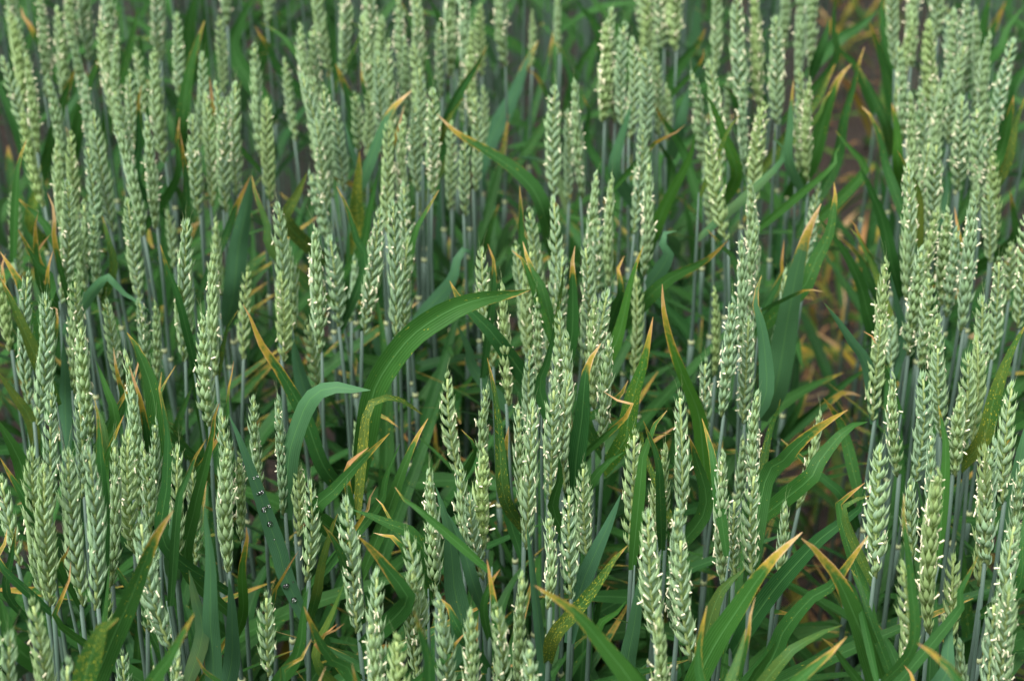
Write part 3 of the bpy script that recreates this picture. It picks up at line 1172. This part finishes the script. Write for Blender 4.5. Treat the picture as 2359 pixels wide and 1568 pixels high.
def build_ear(e, parent):
    rnd = e.rnd
    bend = Vector((rnd.uniform(-1, 1), rnd.uniform(-1, 1), 0)) * 0.035 * e.L
    def axis(t): return e.B.lerp(e.T, t) + bend * (4 * t * (1 - t))
    Lz = e.L
    top = 0.90                                     # last spikelet's foot; its husks reach the tip
    wid = e.w_px * (e.T - CAM).length / FOC
    W = min(1.10, max(0.52, wid / 0.0150))
    if 'h' in e.flags: phi = rnd.uniform(-.3, .3)
    elif 'n' in e.flags: phi = math.pi / 2 + rnd.uniform(-.3, .3)
    else: phi = rnd.uniform(0, math.pi)
    twist = rnd.uniform(-.8, .8)
    ripe = min(1.0, max(0.0, rnd.gauss(.5, .28))); e.ripe = ripe
    ns = int(round(max(14, min(25, Lz / 0.0039))))
    mb = MB()
    pts = [axis(top * k / 12) - e.B for k in range(13)]
    mb.tube(pts, [.0010] * 3 + [.0007] * 10, 6, 0)
    ear = link('ear', mb.mesh('rachis', [M_RACHIS]), parent, e.B - e.root)
    pa = 0.75 if 'w' in e.flags else 0.20
    if 'd' in e.flags and 'w' not in e.flags: pa = 0.08
    lo, hi = sorted((rnd.uniform(0, .35), rnd.uniform(.65, 1.1)))
    view = (e.B - CAM).normalized()
    stretch = min(1.25, max(.85, Lz / 0.092))
    for k in range(ns):
        t = k / (ns - 1)
        tt = top * t
        p = axis(tt)
        tan = (axis(min(1, tt + .05)) - axis(max(0, tt - .05))).normalized()
        ex = tan.cross(view).normalized()          # sideways in the picture
        ey = tan.cross(ex)
        a = phi + twist * (t - .5)
        out = ex * math.cos(a) + ey * math.sin(a)
        side = 1 if k % 2 else -1
        last = k == ns - 1
        if last: out = (out * math.cos(1.57) + tan.cross(out) * math.sin(1.57))
        out = out * side
        sc = lerp_table(t, EAR_PROFILE) * rnd.uniform(.90, 1.10)
        q = Quaternion(tan, rnd.uniform(-.24, .24)); out = q @ out
        zax = (tan + out * rnd.uniform(-.07, .12) + tan.cross(out) * rnd.uniform(-.08, .08)).normalized()
        if last: zax = tan
        yax = zax.cross(out).normalized(); xax = yax.cross(zax)
        if last or (k >= ns - 3 and 'a' in e.flags):
            me = rnd.choice(SP_TOPA if 'a' in e.flags else SP_TOP)
            if not last: me = rnd.choice(SP_AWN)
        elif rnd.random() < pa and lo < t < hi: me = rnd.choice(SP_ANTH)
        elif t > .7 and rnd.random() < .2: me = rnd.choice(SP_AWN)
        else: me = rnd.choice(SP_PLAIN)
        s_ = bpy.data.objects.new('spikelet', me); COL.objects.link(s_); s_.parent = ear
        cr = Matrix((xax * (sc * W), yax * (sc * W), zax * (sc * (stretch * .94 if not last else .95)))).transposed()
        off = out * (.0006 if not last else -.0012)
        s_['ripe'] = ripe
        s_.matrix_basis = Matrix.Translation(p - e.B + off) @ cr.to_4x4()
    return ear

def leaf_mesh(path, width, twist0, twist1, refdir, origin, nseg=None, base_w=0.8, taper=0.60, fold=0.22, wav=0.0, seed=0):
    """blade along path (world points base->tip); refdir = direction the face looks to"""
    rnd = random.Random(seed)
    n = nseg or max(9, min(26, int(sum((b - a).length for a, b in zip(path, path[1:])) / 0.008)))
    P = smooth_path(path, n)
    across = (-1.0, -0.5, 0.0, 0.5, 1.0)
    vs = []; uv = []
    ph = rnd.uniform(0, 6)
    for i, p in enumerate(P):
        s = i / (n - 1)
        t = (P[min(n - 1, i + 1)] - P[max(0, i - 1)]).normalized()
        ref = refdir(p) if callable(refdir) else refdir
        w = t.cross(ref)
        w = w.normalized() if w.length > 1e-4 else Vector((1, 0, 0))
        w = Quaternion(t, twist0 + (twist1 - twist0) * s + wav * math.sin(ph + s * 7)) @ w
        nn = w.cross(t).normalized()
        k = min(1.0, base_w + (1 - base_w) * s / 0.25)
        if s > 1 - taper: 
            q = (1 - s) / taper
            k *= max(0.03, q ** 0.78 * (1 + 0.15 * (1 - q)))
        hw = width * 0.5 * k
        for a in across:
            vs.append(p + w * (a * hw) + nn * (fold * hw * (abs(a) ** 1.3) + 0.06 * hw * math.sin(ph + s * 23 + a * 2)) - origin)
            uv.append((a * .5 + .5, s))
    m = len(across)
    fs = [(i * m + k, i * m + k + 1, (i + 1) * m + k + 1, (i + 1) * m + k) for i in range(n - 1) for k in range(m - 1)]
    mb = MB(); mb.add(vs, fs, 0, None, uv)
    return mb.mesh('leaf', [M_LEAF])

def set_leaf(o, dry, tone, spot, pale, yellow=0.0):
    o['dry'] = float(dry); o['tone'] = float(tone); o['spot'] = float(spot); o['pale'] = float(pale); o['yellow'] = float(yellow)

# roots of the things: an Empty at the foot of every stalk
def make_plant(e, name):
    root = bpy.data.objects.new(name, None)
    root.empty_display_size = 0.02
    root.location = e.root
    COL.objects.link(root)
    e.obj = root
    e.girth = e.rnd.uniform(.92, 1.15)
    build_stem(e, root)
    return root
for e in PLANTS:
    make_plant(e, 'wheat_plant')
    build_ear(e, e.obj)

# ---------------------------------------------------------------- measured leaves
SHOOTS = []
def nearest_plant(p):
    best = None
    for e in PLANTS + SHOOTS:
        z = p.z - 0.035
        if e.B.z < z - 0.005 or len(e.leaves) > 3: continue
        q = stem_point(e, z)
        dd = math.hypot(q.x - p.x, q.y - p.y)
        if best is None or dd < best[0]: best = (dd, e)
    return best

DROP_LEAF = None
def build_measured():
    global DROP_LEAF
    for i, ln in enumerate(LEAVES.strip().splitlines()):
        w = ln.split(); rnd = random.Random(5000 + i)
        tile, wd, fl = w[0], float(w[1]), w[2]
        c = [float(k) for k in w[3:]]
        px = [ov(tile, c[k], c[k + 1]) for k in range(0, len(c), 2)]
        hi = min(px, key=lambda p: p[1])
        z = 0.800
        if 'f' in fl: z = 0.838
        if 'F' in fl: z = 0.880
        if 'b' in fl: z = 0.745
        if 'd' in fl: z = 0.640
        z += rnd.uniform(-.008, .008)
        Y = at_height(hi, z).y
        n = len(px); sl = rnd.uniform(-.022, .010)
        pts = [at_depth(p, Y + sl * (1 - k / (n - 1))) for k, p in enumerate(px)]
        wm = wd / 4.0 * (pts[n // 2] - CAM).length / FOC
        wm = min(0.0175, wm * 0.94)
        b = pts[0]
        near = nearest_plant(b)
        dd, e = near if near else (9.0, None)
        if dd > 0.055:
            e = Plant(); e.rnd = rnd; e.flags = ''; e.ear = False; e.leaves = []
            q = b - (pts[1] - pts[0]).normalized() * 0.035 + Vector((rnd.uniform(-.006, .006), rnd.uniform(0, .012), -0.02))
            e.B = Vector((q.x, q.y, max(0.10, q.z))); e.T = e.B.copy(); e.lean = Vector((0, 0, 0))
            e.wob = (rnd.uniform(-1, 1) * .4, rnd.uniform(-1, 1) * .4); e.ph = rnd.uniform(0, 6)
            e.root = stem_point(e, 0.0); e.root.z = ground_z(e.root.x, e.root.y) - 0.004
            e.tip_px = px[-1]; e.base_px = px[0]; e.Y = e.B.y; e.L = 0
            make_plant(e, 'leafy_wheat_shoot')
            SHOOTS.append(e)
            dd = math.hypot(q.x - b.x, q.y - b.y)
        q = e.B.copy() - Vector((0, 0, .002)) if not e.ear and not e.leaves else stem_point(e, min(e.B.z - 0.004, b.z - 0.02 - 0.8 * dd))
        path = [q] + pts if (q - b).length > 0.006 else pts
        tw = rnd.uniform(-.45, .45); tw2 = tw + rnd.uniform(-.6, .6)
        face = 1 if 't' in fl else -1
        me = leaf_mesh(path, wm, tw, tw2, (lambda p, f=face: (p - CAM).normalized() * f), e.root,
                       base_w=0.62, taper=(.28 if 'W' in fl else rnd.uniform(.48, .62)), fold=rnd.uniform(.05, .30), wav=.10, seed=i)
        o = link('leaf', me, e.obj)
        tone = rnd.uniform(.05, .55)
        if 's' in fl: tone = rnd.uniform(.75, 1)
        if 't' in fl: tone = rnd.uniform(0, .25)
        dry = rnd.uniform(.40, .75) if ('o' in fl or 'p' in fl) else (rnd.uniform(.25, .5) if 'y' in fl else rnd.uniform(0, .12))
        if wd <= 70 and ('o' in fl or 'p' in fl): dry = rnd.uniform(.8, 1.3)
        if 'W' in fl: dry *= .35
        pale = rnd.uniform(.75, 1) if 'p' in fl else rnd.uniform(.15, .55)
        spot = rnd.uniform(.2, .7) + (.4 if 'y' in fl else 0)
        if 't' in fl: spot *= .5
        set_leaf(o, dry, tone, spot, pale, rnd.uniform(.05, .25) if 'y' in fl else 0.0)
        e.leaves.append((o, wm, fl, dry))
        if 'D' in fl: DROP_LEAF = (path, wm, e)
build_measured()

# ---------------------------------------------------------------- lower leaves: shared blades, copied
BLADES = []
def make_blades():
    for k in range(14):
        rnd = random.Random(900 + k)
        ln = rnd.uniform(.13, .21); up = rnd.uniform(.55, 1.0) if k < 10 else rnd.uniform(.1, .4)
        droop = rnd.uniform(.05, .6) if k < 10 else rnd.uniform(.7, 1.3)
        pts = []
        for q in range(7):
            s = q / 6
            x = ln * s * (1 - .35 * up) * (0.55 + .45 * s)
            z = ln * (up * s - droop * s * s * .75)
            pts.append(Vector((x, .012 * math.sin(s * 3 + k), z)))
        BLADES.append(leaf_mesh(pts, rnd.uniform(.010, .0155), rnd.uniform(-.5, .5), rnd.uniform(-1.2, 1.2), Vector((-.6, 0, 1)), Vector((0, 0, 0)), nseg=14,
                                base_w=.6, taper=.6, fold=.2, wav=.12, seed=k))
make_blades()

def add_blade(e, z, rnd, low):
    for tries in range(10):
        k = rnd.randrange(14) if low else rnd.randrange(10)
        az = rnd.uniform(0, 2 * math.pi); sc = rnd.uniform(.75, 1.15)
        p = stem_point(e, z)
        mtx = Matrix.Translation(p - e.root) @ Matrix.Rotation(az, 4, 'Z') @ Matrix.Diagonal((sc, sc, sc, 1))
        pv = [Vector(v.co) for v in list(BLADES[k].vertices)[2::10]]
        wp = [(mtx @ v) + e.root for v in pv]
        if max(v.z for v in wp) > 0.715 or min(v.z for v in wp) < 0.012: continue
        g = sum(in_gap(project(v)) for v in wp)
        if g > 1 and rnd.random() < (.94 if max(v.z for v in wp) > .42 else .15): continue
        o = bpy.data.objects.new('leaf', BLADES[k]); COL.objects.link(o); o.parent = e.obj
        o.matrix_basis = mtx
        lowf = max(0, min(1, (0.42 - z) / .35))
        set_leaf(o, rnd.choice((.1, .3, .5, .6)) + .5 * lowf * rnd.random(), rnd.uniform(0, .45), rnd.uniform(.1, .7), rnd.random(), lowf * rnd.uniform(.2, 1.1))
        return o
for e in PLANTS + SHOOTS:
    rnd = e.rnd
    if e.B.z > .55:
        zs = e.B.z - rnd.uniform(.09, .15)
        build_sheath(e, e.obj, zs, zs - .14)
        for z in (rnd.uniform(.50, .60), rnd.uniform(.46, .58), rnd.uniform(.42, .56), rnd.uniform(.38, .52), rnd.uniform(.30, .45), rnd.uniform(.20, .36), rnd.uniform(.08, .20)):
            if z < e.B.z - .02: add_blade(e, z, rnd, z < .4)
    else:
        for z in (rnd.uniform(.25, .45), rnd.uniform(.08, .25)):
            if z < e.B.z - .02: add_blade(e, z, rnd, True)

# ---------------------------------------------------------------- low shoots in the gap
TUFTS = []
def build_tufts():
    rnd = random.Random(88)
    n = 0
    for t in range(600):
        p = (rnd.uniform(1840, 2060), rnd.uniform(-40, 1560))
        if not in_gap(p): continue
        g = at_height(p, 0.0)
        if g.y > 3.6 or any((g - q.root).length < .07 for q in TUFTS): continue
        e = Plant(); e.rnd = rnd; e.flags = ''; e.ear = False; e.leaves = []
        e.B = Vector((g.x, g.y, rnd.uniform(.12, .24))); e.T = e.B.copy(); e.lean = Vector((0, 0, 0))
        e.wob = (rnd.uniform(-1, 1), rnd.uniform(-1, 1)); e.ph = rnd.uniform(0, 6)
        e.root = stem_point(e, 0.0); e.root.z = ground_z(e.root.x, e.root.y) - .004
        e.tip_px = p; e.base_px = p; e.Y = g.y; e.L = 0
        make_plant(e, 'low_wheat_shoot')
        withered = 0
        for k in range(rnd.randrange(5, 8)):
            z = rnd.uniform(.25, .98) * (e.B.z - .01)
            bk = rnd.randrange(14); sc = rnd.uniform(.7, 1.2)
            mtx = Matrix.Translation(stem_point(e, z) - e.root) @ Matrix.Rotation(rnd.uniform(0, 6.28), 4, 'Z') @ Matrix.Diagonal((sc, sc * .8, sc, 1))
            o = bpy.data.objects.new('leaf', BLADES[bk]); COL.objects.link(o); o.parent = e.obj; o.matrix_basis = mtx
            wi = rnd.random() < .35; withered += wi
            set_leaf(o, rnd.uniform(.9, 2.2) if wi else rnd.uniform(0, .6), rnd.uniform(.3, .8), rnd.uniform(.2, .8), rnd.random(), rnd.uniform(.4, 1.0) if wi else rnd.uniform(0, .2))
        e.withered = withered
        TUFTS.append(e); n += 1
        if n >= 26: break
build_tufts()

# ---------------------------------------------------------------- labels
LANDMARKS = [((436, 306), 'by the black beetle'), ((610, 1180), 'by the wet beaded leaf'), ((900, 790), 'by the great arching leaf'),
             ((740, 905), 'by the folded pale leaf'), ((1545, 545), 'by the curled-over leaf'), ((1130, 370), 'by the long drooping leaf'),
             ((300, 1420), 'by the broad bent leaf'), ((1400, 1430), 'by the long diagonal leaf'), ((1480, 880), 'by the speckled upright leaf'),
             ((1830, 640), 'by the broad blue leaf'), ((90, 570), 'by the cluster of orange tips'), ((1230, 180), 'by the split-tipped leaf'),
             ((560, 560), 'by the wide streaked leaf'), ((1640, 620), 'by the flat outstretched leaf'), ((2280, 1350), 'by the dried orange leaf'),
             ((1060, 1330), 'by the tan-tipped leaf'), ((400, 170), 'by the pale pointed leaf'), ((800, 430), 'by the yellow-rimmed leaf')]
def landmark(p):
    return min(LANDMARKS, key=lambda q: math.hypot(q[0][0] - p[0], q[0][1] - p[1]))[1]
def describe(e, i):
    w = e.w_px * (e.T - CAM).length / FOC
    size = 'slim' if w < .0105 else ('plump' if w > .0135 else 'middling')
    if e.L < .078: size = 'short ' + ('slim' if w < .0105 else 'stubby')
    elif e.L > .104: size = 'long ' + size.replace('middling', 'full')
    lx = (e.T.x - e.B.x) / e.L
    lean = 'leaning hard to the right' if lx > .22 else 'leaning right' if lx > .07 else 'leaning hard to the left' if lx < -.22 else 'leaning left' if lx < -.07 else 'upright'
    fl = 'dotted with white anthers' if 'w' in e.flags else 'almost without anthers'
    face = {'h': 'two-rowed ', 'n': 'fan-faced '}.get(next((c for c in e.flags if c in 'hn'), ''), '')
    aw = ', bristly tip' if 'a' in e.flags else ''
    nl = len(e.leaves)
    tail = ''
    if nl:
        big = max(e.leaves, key=lambda q: q[1])
        wd = 'broad' if big[1] > .011 else 'narrow'
        tc = 'orange-tipped' if 'o' in big[2] else 'straw-tipped' if 'p' in big[2] else 'yellow-edged' if 'y' in big[2] else 'blue-green' if 't' in big[2] else 'green'
        tail = ', ' + wd + ' ' + tc + ' leaf' + ('' if nl == 1 else ' among several')
    x = e.base_px[0]
    zone = ''
    if 1700 < x < 1880: zone = ', edging the soil gap'
    elif 1960 < x < 2080: zone = ', across the soil gap'
    if 'd' in e.flags: zone = ', low among taller ears' + zone if not zone else zone
    return (size + ' ' + face + 'wheat ear ' + lean + ', ' + fl + aw + tail + zone)
for i, e in enumerate(PLANTS):
    s = describe(e, i)
    ws = s.split()
    if len(ws) > 16:
        s = s.replace('wheat ear ', 'ear ').replace(' among several', '').replace('almost without anthers', 'no anthers').replace('dotted with white anthers', 'white anthers')
    if len(s.split()) > 16: s = s.replace('leaning hard to the', 'leaning hard').replace(', bristly tip', '')
    e.text = s
from collections import Counter
cn = Counter(e.text for e in PLANTS)
for i, e in enumerate(PLANTS):
    s = e.text
    if cn[s] > 1:
        mid = ((e.tip_px[0] + e.base_px[0]) / 2, (e.tip_px[1] + e.base_px[1]) / 2)
        s = s.replace('wheat ear', 'ear').replace('almost without anthers', 'no anthers').replace('dotted with white anthers', 'white anthers').replace(', low among taller ears', ', low down')
        s = ('yellowish ' if e.ripe > .68 else 'bluish ' if e.ripe < .32 else '') + s
        s = ' '.join(s.split()[:11]).rstrip(',') + ', ' + landmark(mid)
        if len(s.split()) > 16: s = ' '.join(s.split()[:16])
        s = s.replace(' ear ', ' wheat ear ') if len(s.split()) < 16 else s
    e.obj['label'] = ' '.join(s.split()[:16]).rstrip(',')
    e.obj['category'] = 'wheat plant'
    e.obj['group'] = 'wheat plants in ear standing in the field'
for e in SHOOTS:
    o, wm, fl, dry = max(e.leaves, key=lambda q: q[1])
    tc = 'orange-tipped' if 'o' in fl else 'straw-tipped' if 'p' in fl else 'yellow-edged' if 'y' in fl else 'blue-green' if 't' in fl else 'plain green'
    wd = 'broad' if wm > .011 else 'narrow'
    ln = e.tip_px[0] - e.base_px[0]
    dr = 'slanting right' if ln > 40 else 'slanting left' if ln < -40 else 'standing upright'
    x = e.base_px[0]
    where = 'beside the bare soil gap' if 1750 < x < 2080 else 'deep between the wheat stalks' if 'd' in fl or 'b' in fl else 'among the wheat ears'
    e.obj['label'] = 'earless wheat shoot with ' + wd + ' ' + tc + ' leaf ' + dr + ' ' + where
    e.obj['category'] = 'wheat shoot'
    e.obj['group'] = 'earless shoots between the wheat plants'

cn = Counter(e.obj['label'] for e in SHOOTS)
for e in SHOOTS:
    if cn[e.obj['label']] > 1:
        s = e.obj['label']
        for q in ('among the wheat ears', 'deep between the wheat stalks', 'beside the bare soil gap'): s = s.replace(q, landmark(e.tip_px))
        e.obj['label'] = s
for e in TUFTS:
    w = e.withered
    tall = 'taller' if e.B.z > .19 else 'short' if e.B.z < .15 else 'middling'
    e.obj['label'] = tall + ' low shoot in the soil gap with ' + ('only green blades' if w == 0 else 'one withered blade' if w == 1 else 'two withered blades' if w == 2 else 'mostly withered blades')
    e.obj['category'] = 'wheat shoot'; e.obj['group'] = 'low shoots on the bare soil gap'

# ---------------------------------------------------------------- water beads on the wet leaf
def build_drops():
    path, wm, e = DROP_LEAF
    P = smooth_path(path, 60)
    rnd = random.Random(77)
    mb = MB()
    seg, rings = 12, 5
    vs = []; fs = []
    for r in range(rings + 1):
        a = (r / rings) * math.pi / 2
        for k in range(seg):
            q = 2 * math.pi * k / seg
            vs.append(Vector((math.cos(q) * math.cos(a), math.sin(q) * math.cos(a), math.sin(a) * .75)))
    for r in range(rings):
        for k in range(seg):
            k2 = (k + 1) % seg
            fs.append((r * seg + k, r * seg + k2, (r + 1) * seg + k2, (r + 1) * seg + k))
    fs.append(tuple(range(seg - 1, -1, -1)))
    mb.add(vs, fs)
    me = mb.mesh('water_bead', [M_WATER])
    lo = e.leaves
    leafobj = [q[0] for q in lo if 'D' in q[2]][0]
    verts = [leafobj.data.vertices[i].co + e.root for i in range(len(leafobj.data.vertices))]
    nrow = len(verts) // 5
    for k in range(26):
        i = int(nrow * rnd.uniform(.16, .74)); j = rnd.choice((1, 2, 3, 2))
        p = verts[i * 5 + j]
        t = (verts[min(nrow - 1, i + 1) * 5 + j] - verts[max(0, i - 1) * 5 + j]).normalized()
        w = (verts[i * 5 + 4] - verts[i * 5]).normalized()
        nn = w.cross(t).normalized()
        if nn.dot(CAM - p) < 0: nn = -nn
        r = rnd.choice((.0006, .0008, .0011, .0013, .0016))
        o = bpy.data.objects.new('water_droplet', me); COL.objects.link(o)
        o.matrix_world = Matrix.Translation(p + w * rnd.uniform(-.0012, .0012) + nn * 0.00005) @ nn.to_track_quat('Z', 'Y').to_matrix().to_4x4() @ Matrix.Diagonal((r, r, r, 1))
        o['label'] = 'clear water bead on the wet hanging blue-green leaf'; o['category'] = 'water drop'; o['group'] = 'water beads on the wet leaf'
build_drops()

# ---------------------------------------------------------------- the small dark beetle
def build_beetle():
    e = next(q for q in PLANTS if q.tile == 'A0' and abs(q.tip_px[0] - 1770 / 4) < 1)
    p0 = at_depth(ov('A0', 1745, 1225), e.Y)
    d = (CAM - p0).normalized()
    p = p0 + d * 0.0088
    root = bpy.data.objects.new('beetle', None); root.empty_display_size = .003; root.location = p; COL.objects.link(root)
    q = Vector((0.05, -.3, 1)).normalized(); side = q.cross(d).normalized(); d = side.cross(q)
    def lump(name, c, a, b_, c_):
        mb = MB(); vs = []; fs = []
        for i in range(7):
            th = math.pi * i / 6
            for k in range(10):
                ph = 2 * math.pi * k / 10
                vs.append(c + q * (a * math.cos(th)) + side * (b_ * math.sin(th) * math.cos(ph)) + d * (c_ * math.sin(th) * math.sin(ph)))
        for i in range(6):
            for k in range(10): fs.append((i * 10 + k, i * 10 + (k + 1) % 10, (i + 1) * 10 + (k + 1) % 10, (i + 1) * 10 + k))
        mb.add(vs, fs); return link(name, mb.mesh(name, [M_BEETLE]), root)
    lump('wing_case', Vector((0, 0, 0)), .0020, .0010, .0008)
    lump('thorax', q * .0022, .0008, .0008, .0006)
    lump('head', q * .0031, .0005, .0005, .0004)
    for s in (-1, 1):
        for k in range(3):
            mb = MB(); b0 = q * (.0014 - .0011 * k)
            mb.tube([b0, b0 + side * s * .0014 + d * .0004, b0 + side * s * .0021 - d * .0006 + q * (.0004 - .0004 * k)], [.00014, .00012, .00006], 4)
            link('leg', mb.mesh('leg', [M_BEETLE]), root)
        mb = MB(); mb.tube([q * .0034, q * .0042 + side * s * .0005, q * .0048 + side * s * .0011], [.00008, .00006, .00004], 3)
        link('antenna', mb.mesh('antenna', [M_BEETLE]), root)
    root['label'] = 'tiny black beetle clinging to a wheat ear'; root['category'] = 'beetle'
build_beetle()

# ---------------------------------------------------------------- dead leaves lying in the gap
def build_litter():
    shapes = []
    for k in range(6):
        rnd = random.Random(640 + k)
        ln = rnd.uniform(.05, .12)
        pts = [Vector((ln * (q / 5 - .5), .02 * math.sin(q * .9 + k) * (k % 3), .006 + .016 * abs(math.sin(q * 1.1 + k)))) for q in range(6)]
        me = leaf_mesh(pts, rnd.uniform(.004, .008), 0, rnd.uniform(-2, 2), Vector((0, 0, 1)), Vector((0, 0, 0)), nseg=10, base_w=.5, taper=.6, fold=.5, seed=k)
        me.materials.clear(); me.materials.append(M_STRAW)
        shapes.append(me)
    rnd = random.Random(12)
    n = 0
    for t in range(4000):
        p = (rnd.uniform(1830, 2070), rnd.uniform(-60, 1600))
        if not in_gap(p): continue
        g = at_height(p, 0.0)
        if g.y > 4.2: continue
        lift = rnd.choice((0, 0, .01, .04, .10)) 
        g = at_height(p, ground_z(g.x, g.y) + .004)
        o = bpy.data.objects.new('dead_leaf', shapes[rnd.randrange(6)]); COL.objects.link(o)
        o.location = g; o.rotation_euler = (rnd.uniform(-.15, .15), rnd.uniform(-.2, .2), rnd.uniform(0, 6.28))
        s = rnd.uniform(.7, 1.2); o.scale = (s, s, s)
        o['label'] = 'withered brown wheat leaf lying on the bare soil gap'; o['category'] = 'dead leaf'; o['group'] = 'dead leaves on the soil'
        n += 1
        if n >= 75: break
build_litter()

# ---------------------------------------------------------------- the rest of the field
def build_field():
    """the stand around and behind the plants in view, one mass"""
    rnd = random.Random(31)
    mb = MB()
    taken = [(e.root.x, e.root.y) for e in PLANTS + SHOOTS]
    blade_src = []
    for k in range(10):
        me = BLADES[k]
        vv = [Vector(v.co) for v in me.vertices]
        blade_src.append(vv)
    cnt = 0
    ang = R(10)
    for row in range(-24, 25):
        for st in range(-12, 95):
            y = st * 0.042 + rnd.uniform(-.018, .018)
            x = row * 0.115 + rnd.uniform(-.022, .022)
            X = x * math.cos(ang) + y * math.sin(ang); Yy = -x * math.sin(ang) + y * math.cos(ang)
            if Yy < -.35 or Yy > 3.6 or abs(X) > 2.2: continue
            if abs(X) > 0.9 + .25 * Yy: continue
            if (X * X + Yy * Yy) < .12 ** 2: continue
            h = rnd.gauss(.755, .022); tilt = Vector((rnd.gauss(0, .08), rnd.gauss(0, .08), 1)).normalized()
            B = Vector((X, Yy, h)); T = B + tilt * rnd.uniform(.08, .10)
            inside = any(in_frame(project(B.lerp(T, q)), 30) for q in (0, .5, 1))
            if inside: continue
            foot = Vector((X + rnd.uniform(-.03, .03), Yy + rnd.uniform(-.03, .03), ground_z(X, Yy) - .004))
            bad = False
            for q in range(9):
                pp = B.lerp(foot, q / 8)
                if in_gap(project(pp)): bad = True
            if bad: continue
            if any((X - a) ** 2 + (Yy - c) ** 2 < .012 ** 2 for a, c in taken): continue
            midp = (B + foot) / 2 + Vector((rnd.uniform(-.008, .008), rnd.uniform(-.008, .008), 0))
            mb.tube([B, midp, foot], [.0011, .0016, .0018], 5, 0, None, False)
            far = Yy > 1.9 or abs(X) > 1.2
            # ear
            ns = 10 if far else 18
            ph = rnd.uniform(0, 3.14); ex = Vector((math.cos(ph), math.sin(ph), 0)); ex = (ex - tilt * ex.dot(tilt)).normalized(); ey = tilt.cross(ex)
            for k in range(ns):
                t = k / (ns - 1); s = 1 if k % 2 else -1
                sc = lerp_table(t, EAR_PROFILE)
                p = B.lerp(T, t * .92); o = ex * s
                for g in (-1, 1):
                    a0 = p + ey * g * .0012 * sc
                    a1 = p + (o * .0036 + ey * g * .0030 + tilt * .0105) * sc
                    sd_ = (ey * g * .75 - o * .55).normalized() * .0028 * sc
                    mdp = (a0 + a1) / 2 + (o * .0022 + ey * g * .0016) * sc
                    mb.add([a0, mdp - sd_ * 1.0, mdp + sd_ * 1.0, a1, mdp + (o + ey * g).normalized() * .0011 * sc],
                           [(0, 1, 4), (0, 4, 2), (1, 3, 4), (4, 3, 2)], 1, [(0, .4, 0, 1), (.5, .4, .5, 1), (.5, .4, .5, 1), (1, .6, .6, 1), (.5, .5, .5, 1)])
            # leaves
            for z in (rnd.uniform(.48, .62), rnd.uniform(.35, .5), rnd.uniform(.12, .3)):
                src = blade_src[rnd.randrange(10)]
                f = (h - z) / h
                p = B.lerp(foot, f)
                mt = Matrix.Translation(p) @ Matrix.Rotation(rnd.uniform(0, 6.28), 4, 'Z') @ Matrix.Scale(rnd.uniform(.8, 1.15), 4)
                rows = range(0, 14, 2)
                vs = []; uv = []
                for i in list(rows):
                    for j in (0, 2, 4):
                        vs.append(mt @ src[i * 5 + j]); uv.append((j / 4, i / 13))
                if any(in_gap(project(v)) for v in vs[1::6]): continue
                if max(v.z for v in vs) > .74: continue
                nr = len(list(rows))
                fs = [(i * 3 + k, i * 3 + k + 1, (i + 1) * 3 + k + 1, (i + 1) * 3 + k) for i in range(nr - 1) for k in range(2)]
                mb.add(vs, fs, 2, None, uv)
            cnt += 1
    o = link('wheat_field', mb.mesh('wheat_field', [M_STEM, M_EAR, M_LEAF]))
    o['kind'] = 'stuff'; o['label'] = 'dense stand of green wheat stretching away behind and around the ears'; o['category'] = 'wheat'
    set_leaf(o, .4, .35, .4, .4); o['ripe'] = .5
    print('field plants', cnt, 'tris', len(mb.f) * 2)
build_field()
print('plants', len(PLANTS), 'shoots', len(SHOOTS), 'objects', len(bpy.data.objects))
